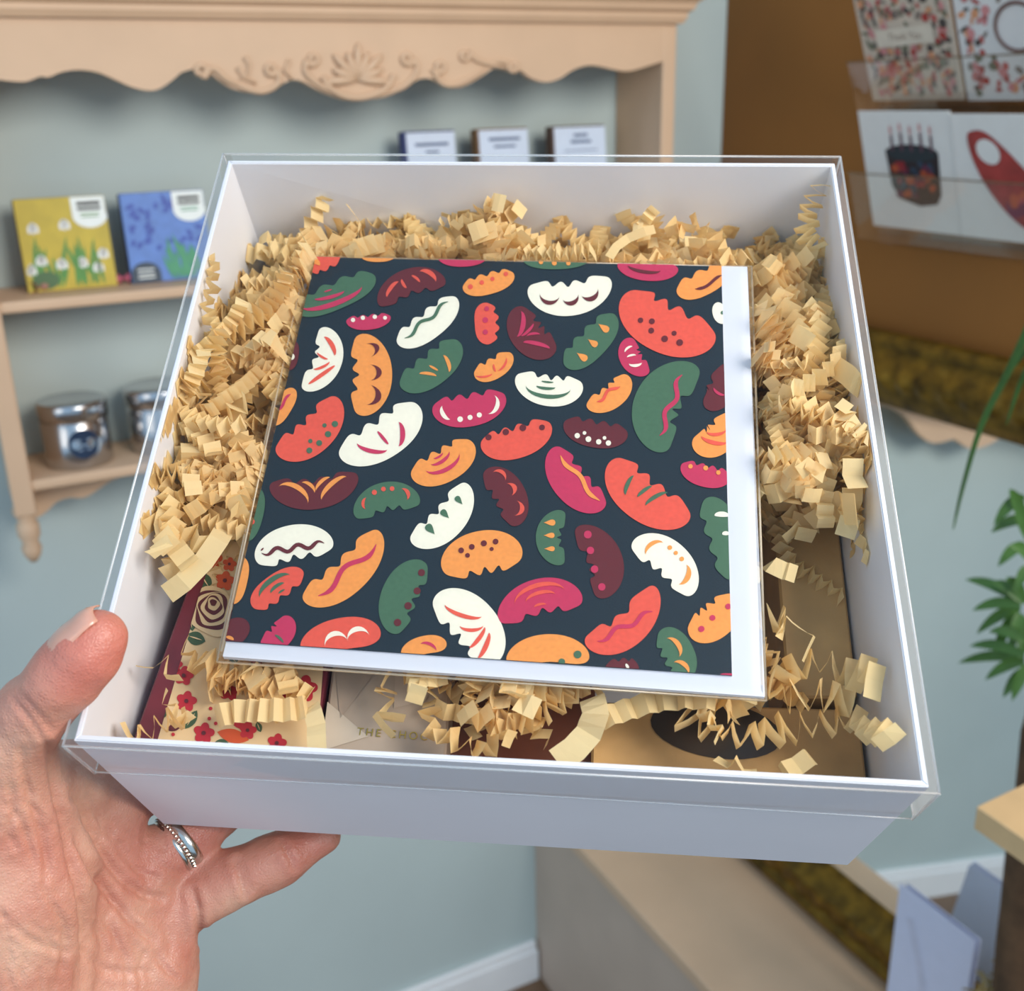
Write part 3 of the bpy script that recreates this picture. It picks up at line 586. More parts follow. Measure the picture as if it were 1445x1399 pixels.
D = [
('A',R_,(490,150,560,112,650,80,46,3,1),O_,[('c',500,110,548,130,-.2,26)]),
('A',G,(425,360,640,275,828,182,72,4,-1),M_,[('c',455,343,762,235,.12,26),('c',520,300,672,260,.08,18),('c',570,265,610,252,0,8)]),
('A',Q_,(855,335,1000,212,1187,222,66,4,1),R_,[('c',890,292,950,213,-.14,20),('c',965,200,990,245,.1,16),('c',1015,182,1057,216,-.1,14),('c',1055,162,1137,215,-.25,24)]),
('A',O_,(760,85,850,92,930,80,20,0,1),None,[]),
('A',M_,(1150,82,1270,98,1400,80,40,0,1),C_,[('c',1245,98,1302,92,-.35,14)]),
('M',O_,(653,407,690,401,725,387,15,4,-1),R_,[('d',664,406,3.5),('d',680,400,3.2),('d',695,395,3),('d',714,388,3.2)]),
('A',M_,(683,410,795,418,907,388,38,4,-1),C_,[('d',717,408,11),('d',767,397,11),('d',828,392,11),('d',880,397,10)]),
('A',C_,(940,520,1105,430,1240,290,72,4,-1),G,[('w',980,500,1202,315,12,2,17)]),
('A',C_,(458,755,590,610,550,450,72,4,-1),R_,[('c',568,495,622,590,-.15,24),('c',535,573,590,606,.12,12),('c',515,657,597,620,.12,14),('c',490,735,625,640,.0,20)]),
('A',O_,(735,490,818,685,735,882,98,4,1),Q_,[('c',780,532,805,598,-.7,24),('c',802,635,802,716,-.6,26),('c',802,738,780,838,-.55,30)]),
('A',G,(955,738,1130,650,1245,508,84,4,-1),O_,[('c',1175,588,1205,674,-.15,20),('c',1105,640,1150,665,.0,12),('c',1055,683,1142,695,-.1,16)]),
('A',R_,(322,1068,520,990,622,795,92,4,-1),G,[('d',625,938,16),('d',572,945,11),('d',590,990,16),('d',545,1035,15),('d',500,1025,11),('d',495,1073,15)]),
('A',C_,(645,1090,885,1000,1030,828,104,4,-1),M_,[('c',738,1035,892,1068,.16,22),('c',842,975,897,1042,0,16),('c',948,928,948,1052,-.18,26)]),
('A',O_,(305,940,362,850,415,755,46,0,1),M_,[('w',330,870,400,785,6,1,14)]),
('A',Q_,(380,660,400,590,410,510,42,0,1),C_,[('d',403,595,17)]),
('M',R_,(684,428,687,457,688,487,17,4,-1),M_,[('d',687,437,3.4),('d',685,453,4),('d',685,470,3.6)]),
('M',O_,(669,528,697,521,721,499,15,3,-1),R_,[('c',672,531,695,528,.15,3),('c',697,515,700,526,.1,3),('c',702,524,714,506,.2,3.5)]),
('M',M_,(611,575,662,580,712,558,23,4,-1),C_,[('c',624.5,574,636,593,.25,6),('d',649.5,593,4),('d',663.5,590.5,3.6),('d',676.5,587,3.6),('c',697,559,688,585,-.35,6)]),
('M',O_,(580,670,630,656,663,622,24,4,-1),M_,[('c',600,664,648,640,.25,6),('c',608,656,634,638,.2,5),('c',612,648,625,640,.15,3)]),
('M',R_,(679,625,728,625,776,598,23,4,-1),Q_,[('d',689.6,618.5,4.2),('d',714,611,4.4),('d',738,605,4.7),('d',765,604.5,4)]),
('B',G,(200,92,350,104,520,92,40,0,1),O_,[('d',287,107,11),('d',352,112,12),('d',420,113,11)]),
('B',M_,(660,112,800,152,952,140,48,0,1),Q_,[('c',708,122,868,148,.12,16)]),
('B',O_,(945,250,1075,205,1190,125,62,3,-1),Q_,[('w',1035,238,1168,180,10,.8,15)]),
('B',C_,(230,225,425,285,620,185,82,4,-1),Q_,[('c',282,258,377,272,.42,20),('c',392,288,467,262,.42,22),('c',483,268,562,235,.42,24)]),
('B',Q_,(192,320,228,465,362,522,84,4,-1),M_,[('c',188,345,168,470,-.18,24),('c',190,465,250,405,.1,14),('c',218,468,282,460,-.15,12),('c',200,498,330,528,-.08,20)]),
('B',G,(400,605,532,500,640,358,74,4,-1),O_,[('t',590,425,62,36,3.75),('t',537,498,56,34,3.75),('t',485,565,62,36,3.75)]),
('B',R_,(722,245,865,415,1135,470,122,4,-1),Q_,[('d',770,390,13),('d',825,395,14),('d',822,440,14),('d',933,453,12),('d',887,480,16),('d',960,498,16)]),
('B',C_,(1160,305,1152,350,1180,400,36,0,1),G,[('d',1168,353,9)]),
('B',M_,(735,478,722,570,812,640,54,4,-1),C_,[('c',694,546,732,518,-.2,11),('c',704,570,748,560,-.12,10),('c',713,600,776,595,.2,14)]),
('B',C_,(170,655,330,732,484,692,74,4,-1),G,[('c',213,703,432,722,.22,20),('c',265,707,357,716,.1,14),('c',290,684,348,690,.05,9)]),
('B',O_,(508,803,640,752,692,650,58,4,-1),R_,[('w',558,785,665,703,10,1.3,15)]),
('B',G,(1055,630,850,790,900,1020,112,4,-1),M_,[('w',972,655,862,950,16,2,22)]),
('B',Q_,(1075,775,1150,740,1178,600,66,3,-1),M_,[('c',1125,715,1180,750,.2,14)]),
('B',Q_,(402,880,548,940,707,935,66,4,-1),C_,[('d',463,950,13),('d',498,937,9),('d',517,967,14),('d',567,980,13),('d',595,961,9),('d',614,986,13)]),
('B',O_,(1025,965,1140,965,1200,835,78,4,-1),R_,[('c',1065,950,1190,980,.15,20),('c',1090,930,1185,920,.2,16)]),
('M',M_,(786,631,806,684,855,713,25,4,-1),O_,[('w',791,644,845,709,3,1.6,6)]),
('D',R_,(655,25,770,215,1012,310,106,4,-1),G,[('c',738,112,698,206,.12,20),('c',826,163,756,216,.08,18),('c',902,196,795,258,.12,20)]),
('C',Q_,(296,160,520,210,735,108,78,4,-1),O_,[('c',338,175,485,262,-.28,26),('c',455,155,520,207,-.25,18),('c',602,128,530,195,.18,18),('c',685,125,558,242,.16,24)]),
('C',G,(735,332,880,222,1053,262,72,4,1),R_,[('d',826,203,13),('d',872,186,12),('d',916,184,12),('c',786,230,782,288,.28,16),('c',962,185,990,242,-.35,20)]),
('C',C_,(1008,440,1195,352,1285,152,84,4,-1),G,[('t',1258,245,54,32,.85),('t',1187,315,58,36,.8),('t',1113,393,66,42,.85)]),
('C',G,(165,450,210,320,232,180,52,0,1),R_,[('d',208,293,13),('d',202,352,15)]),
('C',C_,(235,565,400,458,614,478,88,4,1),Q_,[('w',252,512,570,462,14,3,20),('c',248,500,262,486,0,8)]),
('C',O_,(460,740,692,625,840,393,92,4,-1),M_,[('w',540,730,835,468,20,1.5,24)]),
('C',R_,(212,792,318,690,464,606,66,4,1),G,[('c',243,740,398,626,-.2,26),('c',298,718,368,666,-.15,18),('c',338,720,370,699,-.1,10)]),
('C',G,(1092,570,955,720,945,922,92,4,-1),Q_,[('d',1066,612,18),('d',1044,705,18),('d',998,781,19),('d',944,866,19)]),
('C',O_,(95,770,125,650,150,528,58,0,1),None,[]),
('C',Q_,(60,940,115,915,160,845,66,0,1),O_,[('c',70,940,110,955,-.1,18)]),
('C',M_,(246,975,350,925,368,830,62,3,-1),G,[('c',318,930,362,970,-.1,14)]),
('C',R_,(455,1010,660,925,856,935,84,0,1),C_,[('c',575,990,690,960,-.45,26),('c',690,960,800,932,-.42,26)]),
('C',O_,(965,1030,1085,980,1192,985,48,0,1),M_,[('c',1060,978,1140,1012,-.25,16)]),
('M',C_,(611,850,668,880,690,940,33,4,1),R_,[('c',628,854,680,871,.14,6),('c',649,884,682,884,.2,5),('c',662,915,684,886,.1,6),('c',674,930,690,894,.1,7)]),
('M',O_,(628,810,680,780,735,790,30,4,1),Q_,[('d',651,778,4),('d',666,773,4),('d',683,768,4.2),('d',660,785,3.3),('d',694,776,2.8),('d',699.5,765.6,4)]),
('D',Q_,(8,100,132,198,150,355,78,4,1),R_,[('c',53,98,112,138,-.4,18),('c',118,152,142,210,-.5,22),('c',165,233,155,305,-.5,22)]),
('D',G,(402,290,322,410,398,535,60,4,-1),O_,[('t',328,340,58,32,3.14),('t',326,402,54,28,3.14),('t',328,467,52,26,3.14)]),
('D',Q_,(455,370,600,525,555,697,84,4,1),M_,[('d',514,398,19),('d',527,475,18),('d',547,566,18),('d',582,652,18)]),
('D',C_,(726,455,912,514,1005,695,86,4,1),O_,[('c',797,498,882,440,-.3,20),('c',990,543,953,638,-.3,26),('d',912,461,11),('d',941,487,10),('d',970,516,11)]),
('D',M_,(92,822,280,695,483,730,84,4,1),R_,[('c',160,740,405,672,-.25,22),('c',213,728,358,690,-.2,18),('c',253,752,313,738,-.15,12)]),
('D',O_,(125,1020,320,950,517,1005,70,0,1),G,[('d',465,980,19),('d',388,1015,16)]),
('D',R_,(500,905,705,860,832,645,84,3,-1),M_,[('w',560,915,828,772,14,2,20)]),
('D',M_,(970,55,1085,112,1205,112,54,4,-1),O_,[('d',1012,67,11),('d',1086,75,12),('d',1147,97,11)]),
('D',G,(1082,225,1175,400,1200,615,84,4,1),C_,[('c',1128,305,1200,308,-.1,26),('c',1165,395,1200,395,-.1,20)]),
('D',O_,(1000,850,1130,815,1215,685,88,4,-1),M_,[('d',1065,856,15),('d',1119,802,14),('d',1195,747,14)]),
('D',G,(860,870,950,970,980,1100,78,4,1),O_,[('c',895,903,955,993,-.3,24),('c',930,1020,1000,1075,-.3,22)]),
('D',Q_,(600,1040,690,1045,760,1035,48,3,-1),C_,[('c',698,1025,712,1048,0,14)]),
('D',M_,(1150,1085,1190,1088,1232,1085,18,0,1),None,[]),
]
for k, (z, m, b, m2, orn_) in enumerate(D):
    poly = clipq([cl(*zpx(z, p.x, p.y)) for p in bean(*b)], cardq)
    if not poly: continue
    dm = flat('printed_dumpling', poly, m, gc, None, .00012 + .00001*(k % 3))
    for o in orn_:
        sh_ = {'d': lambda a: [Vector(p) for p in disc(*a)], 'c': lambda a: cres(*a), 'w': lambda a: wave(*a), 't': lambda a: tear(*a)}[o[0]](o[1:])
        q = clipq([cl(*zpx(z, p[0], p[1])) for p in sh_], cardq)
        if q: flat('printed_marking', q, m2, dm, None, .00034)

# ================================================================== products in the box
def prod(name, q, ztop, h, m, label, cat, part='carton'):
    t = empty(name, BOXM @ Matrix.Translation((0, 0, ztop-h)), label, cat)
    prism(part, [Vector((p.x, p.y, 0)) for p in q], Vector((0, 0, h)), m, t, .0008); return t
def lq(px, z): return [loc(u, v, z) for u, v in px]
def quadgrid(q, s, t): return q[0].lerp(q[1], s).lerp(q[3].lerp(q[2], s), t)
# floral chocolate bar (left)
ZF = -.034
FQ = [Vector((-.1105, -.028, 0)), Vector((-.058, -.024, 0)), Vector((-.060, -.1215, 0)), Vector((-.1215, -.1215, 0))]
fb = prod('floral_chocolate_bar', FQ, ZF, .035, mat('bar_maroon', (108, 28, 44), .45, .06), 'maroon edged chocolate bar with floral print, lower left in the gift box', 'chocolate bar')
BEI = mat('floral_ground', (226, 196, 150), .6, .04)
pq = lq(((305, 765), (470, 765), (470, 1075), (214, 1075)), ZF); FT = Matrix.Translation((0, 0, .035))
pq = [Vector((max(-.118, min(-.0585, p.x)), max(-.121, min(-.0245, p.y)), 0)) for p in pq]
flat('floral_panel', [(p.x, p.y) for p in pq], BEI, fb, FT, .0001)
FR, FO, FG, FM, FB = mat('bloom_red', (186, 36, 52), .6), mat('bloom_orange', (206, 84, 40), .6), mat('bloom_leaf', (62, 88, 60), .6), mat('bloom_maroon', (92, 28, 38), .6), BEI
def f5(x, y): return loc(170+x/3.885, 700+y/3.885, ZF)
def fpr(name, pts, m, z): 
    o = [(p.x, p.y) for p in [f5(x, y) for x, y in pts]]; o = clipq(o, [(p.x, p.y) for p in pq])
    if o: flat(name, o, m, fb, FT, z)
def bloom(x, y, r, m):
    fpr('printed_bloom', [(x+r*(.66+.34*abs(math.cos(2.5*t+.3)))*math.cos(t), y+r*(.66+.34*abs(math.cos(2.5*t+.3)))*math.sin(t)) for t in [2*math.pi*i/40 for i in range(40)]], m, .0004)
    fpr('bloom_centre', disc(x, y, r*.2), FM, .0007)
for x, y, r in ((365, 1130, 58), (460, 1305, 60), (240, 1080, 45), (350, 990, 55), (600, 1070, 60), (1010, 1060, 75), (760, 1030, 55), (300, 930, 45), (700, 1290, 50), (860, 1360, 55)): bloom(x, y, r, FR)
for x, y, r in ((505, 350, 58), (575, 470, 55), (720, 930, 60), (600, 380, 40)): bloom(x, y, r, FO)
for x, y, L_, W, a in ((230, 1190, 105, 30, -1.1), (390, 1230, 120, 28, -1.0), (465, 470, 110, 36, 1.0), (415, 785, 110, 38, .3), (560, 1360, 80, 24, .2), (430, 520, 70, 18, .6), (540, 525, 50, 16, -1.0), (620, 900, 80, 22, .8), (840, 960, 90, 24, -.4), (760, 1270, 60, 18, 1.2), (1000, 1200, 80, 22, .3), (390, 700, 90, 26, 1.4)):
    fpr('printed_leaf', leafo(x, y, L_, W, a), FG, .0003); fpr('leaf_vein', leafo(x, y, L_*.7, W*.10, a), FB, .0006)
for x, y, L_, W, a, m in ((620, 1320, 180, 38, .25, FO), (300, 1270, 90, 22, -.4, FM), (920, 1090, 130, 34, .9, FR), (660, 1250, 120, 30, .3, FR)): fpr('printed_petal', leafo(x, y, L_, W, a), m, .00035)
for x, y in ((497, 1170), (490, 1225), (525, 1252), (292, 1312), (560, 1190)): fpr('printed_berry', disc(x, y, 10), FR, .0005)
# cabbage rose: rings of maroon and cream
for k, (r, m) in enumerate(((140, FB), (120, FM), (104, FB), (84, FM), (68, FB), (50, FM), (36, FB), (20, FM))):
    fpr('printed_rose', [(516+r*(.92+.13*math.sin(3*t_+k*1.3))*math.cos(t_), 640-6*k+r*(.98+.10*math.sin(2*t_+k))*math.sin(t_)) for t_ in [2*math.pi*i_/36 for i_ in range(36)]], m, .0008+.00012*k)
# beige chocolate packet (middle)
ZP = -.036; pk = lq(((462, 900), (640, 915), (628, 1085), (452, 1072)), ZP); pk = [Vector((max(-.0585, p.x), max(-.1215, p.y), 0)) for p in pk]
cp_ = prod('chocolate_packet', pk, ZP, .03, mat('packet_taupe', (186, 166, 146), .45, .05), 'taupe chocolate packet with gold lettering under the card', 'chocolate packet', 'packet')
for tri, c in ((((470, 905), (560, 910), (480, 1015)), (172, 152, 134)), (((455, 985), (520, 1040), (455, 1060)), (206, 190, 170)), (((560, 910), (640, 915), (600, 990), (556, 1000)), (196, 176, 156))):
    o = clipq([(loc(u, v, ZP).x, loc(u, v, ZP).y) for u, v in tri], [(p.x, p.y) for p in pk])
    if o: flat('printed_facet', o, mat('facet_%d' % c[0], c, .5), cp_, Matrix.Translation((0, 0, .03)), .0002)
tp = loc(503, 1038, ZP); tq = loc(606, 1046, ZP); an = math.atan2(tq.y-tp.y, tq.x-tp.x)
text_obj('gold_lettering', 'THE CHOC', .0037, GOLDF, cp_, Matrix.Translation((tp.x, tp.y, .0304)) @ Matrix.Rotation(an, 4, 'Z'), .0001, 1.38, 'LEFT')
# kraft cartons (right)
ZK = -.046
kq = [Vector((.097, .07, 0)), Vector((.121, .07, 0)), Vector((.1205, -.1085, 0)), Vector((.105, -.1085, 0))]
kq = [loc(1085, 640, ZK), loc(1172, 640, ZK), loc(1216, 985, ZK), loc(1112, 985, ZK)]; kq = [Vector((min(.1212, p.x), p.y, 0)) for p in kq]
prod('kraft_carton', kq, ZK, .036, KRAFT, 'tall brown kraft carton beside the right wall of the gift box', 'carton')
k2 = [loc(836, 990, ZK), loc(1218, 1002, ZK), loc(1228, 1125, ZK), loc(834, 1090, ZK)]; k2 = [Vector((min(.1212, p.x), max(-.1215, p.y), 0)) for p in k2]
kc = prod('kraft_packet', k2, ZK, .034, KRAFT, 'brown kraft packet with a dark oval window at the box front', 'packet', 'packet')
o1 = loc(1010, 1030, ZK); flat('oval_window', disc(o1.x, o1.y, .022, .010, -.1, 28), mat('window_dark', (52, 40, 30), .3), kc, Matrix.Translation((0, 0, .034)), .0002)
mq = [loc(630, 930, -.05), loc(840, 940, -.05), loc(840, 1100, -.05), loc(625, 1090, -.05)]; mq = [Vector((p.x, max(-.1215, p.y), 0)) for p in mq]
prod('dark_carton', mq, -.05, .03, mat('carton_chestnut', (112, 58, 34), .45, .2, 60), 'chestnut carton mostly buried under paper strips at the box front', 'carton')

# ================================================================== crinkle-cut paper strips
def strip_geo(path, width, half, amp, roll, mode=None, seed=0):
    rnd = random.Random(seed); path = [Vector(p) for p in path]
    # resample
    S = [0]
    for i in range(1, len(path)): S.append(S[-1]+(path[i]-path[i-1]).length)
    n = max(4, int(S[-1]/half)); pts = []; j = 0
    for i in range(n+1):
        s = S[-1]*i/n
        while j < len(path)-2 and S[j+1] < s: j += 1
        t = (s-S[j])/max(1e-9, S[j+1]-S[j]); pts.append(path[j].lerp(path[j+1], t))
    rows = []; prevN = None
    for i, c in enumerate(pts):
        T = (pts[min(n, i+1)]-pts[max(0, i-1)]).normalized()
        vw = (OL-c).normalized()
        if mode == 'edge': N = T.cross(vw).normalized()
        elif mode == 'ladder': N = (vw-T*vw.dot(T)).normalized()
        else:
            N = prevN if prevN else T.orthogonal(); N = (N-T*N.dot(T)).normalized()
        if mode or prevN is None: N = Matrix.Rotation(roll, 3, T) @ N
        if mode is None: N = Matrix.Rotation(rnd.uniform(-.10, .10), 3, T) @ N
        prevN = N; B = T.cross(N)
        a = amp*(1 if i % 2 else -1)*rnd.uniform(.55, 1.35)
        rows.append((c+N*a+T*rnd.uniform(-.2, .2)*half, B, N, T))
    V, F_ = [], []
    for i, (c, B, N, T) in enumerate(rows):
        V += [c-B*width*.5, c+B*width*.5]
        if i < len(rows)-1:
            c2, B2 = rows[i+1][0], rows[i+1][1]; m = (c+c2)*.5 + (T+N*.4)*amp*.10*(1 if i % 2 else -1); Bm = (B+B2).normalized(); V += [m-Bm*width*.5, m+Bm*width*.5]
    for i in range(len(V)//2-1): F_.append((2*i, 2*i+1, 2*i+3, 2*i+2))
    return V, F_
def strip_obj(V, F_, label, group):
    c = sum((v for v in V), Vector())/len(V)
    o = mesh('paper_strip', [v-c for v in V], F_, PAPER); o.matrix_world = BOXM @ Matrix.Translation(c); return tag(o, label, 'paper strip', group)
def keep(V):   # stay inside the walls, above the base and under the lid
    for v in V:
        k = (v.z+BH)/BH; lx = .1222
        v.x = max(-lx, min(lx, v.x)); v.y = max(-.1222, min(.1222, v.y)); v.z = max(-BH+.003, min(-.0004, v.z))
def inside(u, q, z):
    """a point on the pixel's sight line, raised until it clears the box walls"""
    p = loc(u, q, z)
    while (abs(p.x) > .1175 or abs(p.y) > .1175) and z < -.004: z += .002; p = loc(u, q, z)
    return p
HERO = [
([(1158,258),(1148,290),(1138,320),(1150,352)], -.012, .004, .0022, .0040, 'edge', 'thin zigzag paper strip standing in the far right corner of the box'),
([(296,362),(302,392),(294,420),(300,450),(312,470)], -.006, .0045, .0026, .0030, 'edge', 'zigzag paper strip hanging against the left wall of the box'),
([(486,287),(505,308),(506,330),(500,358)], -.016, .0035, .005, .0003, 'edge', 'almost straight paper strip sticking up at the far wall left of centre'),
([(640,318),(668,308),(682,288),(690,292),(700,312),(724,335)], -.014, .0045, .0024, .0026, 'edge', 'looped zigzag paper strip rising highest at the far wall'),
([(862,360),(882,338),(927,322)], -.014, .0038, .008, .0004, 'ladder', 'straight pale paper strip lying against the far wall'),
([(945,316),(962,330),(975,312),(1000,322),(1012,345),(1030,365)], -.014, .005, .003, .0032, 'edge', 'wavy paper strip at the far wall right of centre'),
([(178,1040),(205,1030),(240,1018),(262,1010)], -.022, .0045, .0024, .0040, 'edge', 'tight zigzag paper strip in the near left corner of the box'),
([(202,944),(222,925),(235,945),(250,962)], -.022, .0045, .005, .0030, 'edge', 'paper strip bent to a sharp peak over the maroon bar edge'),
([(226,975),(232,985),(255,1012),(262,1018)], -.024, .004, .0045, .0028, 'edge', 'looping paper strip above the small red blooms'),
([(255,905),(275,930),(297,938),(330,955),(360,975),(390,990)], -.026, .006, .0030, .0036, 'edge', 'zigzag paper strip crossing the floral chocolate bar diagonally'),
([(305,1012),(335,1004),(375,1003),(410,1001),(437,998)], -.022, .0075, .0022, .0016, 'ladder', 'pleated paper strip lying flat along the near edge of the floral bar'),
([(437,995),(445,1015),(447,1055)], -.022, .0060, .006, .0006, 'ladder', 'flat folded paper end turning down at the floral bar corner'),
([(318,745),(300,775),(270,812),(236,838)], -.014, .0070, .010, .0006, 'ladder', 'long flat paper strip pointing down to the maroon bar edge'),
([(240,715),(232,745),(250,775),(270,800)], -.010, .0070, .0035, .0010, 'ladder', 'folded paper strip lying along the left wall below the pile'),
([(1165,545),(1168,580),(1165,620),(1170,660),(1164,700),(1166,745)], -.016, .0058, .0024, .0018, 'ladder', 'ladder pleated paper strip running down the right pile'),
([(1200,645),(1208,680),(1200,710),(1196,750)], -.016, .0070, .0045, .0020, 'ladder', 'broad pleated paper strip close to the right wall of the box'),
([(1172,512),(1196,530),(1222,552)], -.010, .0078, .012, .0006, 'ladder', 'flat paper strip end touching the right wall of the box'),
([(1080,700),(1110,690),(1150,672),(1165,660)], -.014, .0070, .0040, .0014, 'ladder', 'pleated paper strip running from the card edge to the right pile'),
([(1150,722),(1175,715),(1215,722)], -.020, .0110, .0045, .0012, 'ladder', 'wide folded paper strip at the lower end of the right pile'),
([(1082,790),(1092,800),(1128,812)], -.018, .0060, .009, .0008, 'ladder', 'short flat paper strip over the kraft carton'),
([(1072,865),(1092,880),(1100,862),(1112,895),(1128,866),(1150,930)], -.020, .0045, .0060, .0030, 'edge', 'open zigzag paper strip beside the lower right card corner'),
([(1100,955),(1125,935),(1160,938),(1200,945),(1240,960)], -.024, .0060, .0034, .0048, 'edge', 'zigzag paper strip crossing the kraft carton'),
([(1078,965),(1110,985),(1140,975),(1175,985),(1200,985)], -.024, .0060, .0030, .0046, 'edge', 'zigzag paper strip just below the lower right card corner'),
([(962,1005),(985,1025),(1030,1030),(1070,1040),(1110,1030),(1160,1022),(1205,1020),(1255,1045)], -.026, .0055, .0030, .0044, 'edge', 'long zigzag paper strip along the near right of the box'),
([(985,1000),(1005,1020),(1020,1040)], -.024, .0055, .0026, .0030, 'edge', 'small zigzag paper strip over the dark oval window'),
([(1100,1095),(1120,1082),(1148,1066)], -.024, .0060, .0055, .0012, 'ladder', 'short folded paper strip at the near wall on the kraft packet'),
([(540,955),(552,975),(538,990),(552,1005),(538,1028)], -.024, .0040, .0030, .0036, 'edge', 'narrow zigzag paper strip over the taupe packet'),
([(848,1015),(890,1000),(930,990),(975,985),(1010,988)], -.022, .0070, .0032, .0014, 'ladder', 'pleated paper strip above the kraft packet under the card'),
([(790,1072),(820,1050),(835,1025),(842,1000),(835,985)], -.020, .0085, .0060, .0010, 'ladder', 'broad folded paper strip at the middle of the near edge'),
([(610,1000),(608,1030),(640,1045),(670,1060),(700,1050)], -.022, .0075, .0026, .0030, 'edge', 'bunched paper strip at the near edge right of the gold lettering'),
([(250,525),(268,548),(298,560)], -.008, .0050, .0070, .0006, 'edge', 'curved paper strip end near the top of the left wall'),
([(1015,1075),(1040,1075),(1062,1092)], -.026, .0050, .0060, .0020, 'edge', 'curled paper strip lying on the kraft packet'),
]
for k, (pts, z, wd, half, amp, mode, label) in enumerate(HERO):
    P = catmull([inside(u, q, z+.002*math.sin(i*1.7+k)) for i, (u, q) in enumerate(pts)], 6)
    V, F_ = strip_geo(P, wd, half, amp, random.uniform(-.35, .35), mode, k); keep(V)
    strip_obj(V, F_, label, 'crinkled paper strips in the gift box')
ZONES = [
# name, count, height, spread, area, label
 ('left', 74, -.016, .010, [(428,345),(470,362),(440,560),(375,760),(300,775),(225,740),(250,660),(256,560),(300,470),(372,372)], 'crinkled cream paper strip piled between the card and the left box wall'),
 ('top', 60, -.020, .006, [(395,372),(430,338),(560,328),(640,326),(700,312),(760,345),(860,350),(985,350),(1050,345),(1060,400),(440,400)], 'crinkled cream paper strip heaped along the far wall behind the card'),
 ('right', 76, -.017, .010, [(1060,385),(1120,345),(1145,340),(1160,430),(1185,520),(1205,600),(1200,700),(1150,715),(1085,720),(1068,560)], 'crinkled cream paper strip piled between the card and the right box wall'),
 ('near', 26, -.025, .005, [(560,930),(840,945),(840,1030),(800,1064),(690,1064),(622,1040),(615,1008),(575,1000)], 'crinkled cream paper strip bunched below the lower card edge'),
 ('nl', 9, -.026, .004, [(225,915),(300,925),(450,945),(430,1010),(300,1000),(250,960)], 'crinkled cream paper strip resting on the floral chocolate bar'),
 ('nr', 9, -.028, .005, [(1085,880),(1100,960),(1080,1000),(1000,1000),(960,985),(1075,975)], 'crinkled cream paper strip around the lower right card corner'),
]
def inpoly(x, y, P):
    c = False
    for i in range(len(P)):
        (x1, y1), (x2, y2) = P[i-1], P[i]
        if (y1 > y) != (y2 > y) and x < (x2-x1)*(y-y1)/(y2-y1)+x1: c = not c
    return c
def rpoly(P, rnd):
    xs, ys = [p[0] for p in P], [p[1] for p in P]
    while True:
        x, y = rnd.uniform(min(xs), max(xs)), rnd.uniform(min(ys), max(ys))
        if inpoly(x, y, P): return x, y
rnd = random.Random(21)
def cardtop(V):   # nothing pokes through the card: keep strips below its plane where they run under it
    for v in V:
        c = CI @ (BOXM @ v)
        if abs(c.x) < .089 and -.092 < c.y < .090 and c.z > -.0042: v -= (BI3 @ (CARDM.to_3x3() @ Vector((0, 0, 1))))*(c.z+.0042+rnd.uniform(0, .002))
def rand_strip(P, zc, zs, seed, lenr=(.024, .052)):
    u, q = rpoly(P, rnd); z = zc + rnd.uniform(-zs, zs*.6); c = inside(u, q, z); a = rnd.uniform(0, 6.28); L_ = rnd.uniform(*lenr); n = 8; kv = rnd.uniform(-26, 26); el = rnd.uniform(-.35, .35); pts = []
    p = c - Vector((math.cos(a), math.sin(a), 0))*L_*.5; p.z = c.z - el*L_*.3
    for i in range(n+1):
        pts.append(p.copy()); a += kv*L_/n; el += rnd.uniform(-.3, .3); d = Vector((math.cos(a)*math.cos(el), math.sin(a)*math.cos(el), math.sin(el)*.8)); p = p + d*L_/n
    half = rnd.uniform(.0015, .0034); V, F_ = strip_geo(pts, rnd.uniform(.0050, .0082), half, rnd.uniform(.0020, .0040), rnd.uniform(0, 6.28), None, seed)
    keep(V); cardtop(V); return V, F_
CQ = [(452, 366), (1050, 380), (1074, 975), (322, 920)]
def frac(V, P):
    k = 0
    for v in V[::3]:
        c = CAM.inverted() @ (BOXM @ v); u, q = CX+F*c.x/-c.z, CY-F*c.y/-c.z
        if 492 < u < 612 and 1010 < q < 1060: return 0
        k += inpoly(u, q, P) or inpoly(u, q, CQ)
    return k/len(V[::3])
LENR = {'left': (.022, .045), 'top': (.016, .034), 'right': (.022, .045), 'near': (.018, .034), 'nl': (.018, .03), 'nr': (.018, .03)}
for name, n, zc, zs, P, label in ZONES:
    for k in range(n):
        for tr_ in range(25):
            V, F_ = rand_strip(P, zc, zs, k+100*len(name)+tr_*1000, LENR[name])
            if frac(V, P) > .88: break
        strip_obj(V, F_, label, 'crinkled paper strips in the gift box')
# the buried filling under the visible strips and the card
vs_, fs = [], []
for name, n, zc, zs, P, label in ZONES[:3]:
    for k in range(150):
        V, F_ = rand_strip(P, zc-.020, .014, k+5000, (.03, .06)); o = len(vs_); vs_ += V; fs += [tuple(i+o for i in f) for f in F_]
for k in range(140):
    x, y = rnd.uniform(-.1, .1), rnd.uniform(-.05, .11); a = rnd.uniform(0, 6.28); z = rnd.uniform(-.06, -.03)
    V, F_ = strip_geo([Vector((x, y, z)), Vector((x+.02*math.cos(a), y+.02*math.sin(a), z+.003)), Vector((x+.04*math.cos(a+.4), y+.04*math.sin(a+.4), z))], .0052, .002, .0028, rnd.uniform(0, 6), None, k)
    keep(V); cardtop(V); o = len(vs_); vs_ += V; fs += [tuple(i+o for i in f) for f in F_]
sf = mesh('paper_filling', vs_, fs, PAPER); sf.matrix_world = BOXM; tag(sf, 'cream crinkled paper filling buried under the strips and card', 'paper filling', None, 'stuff')

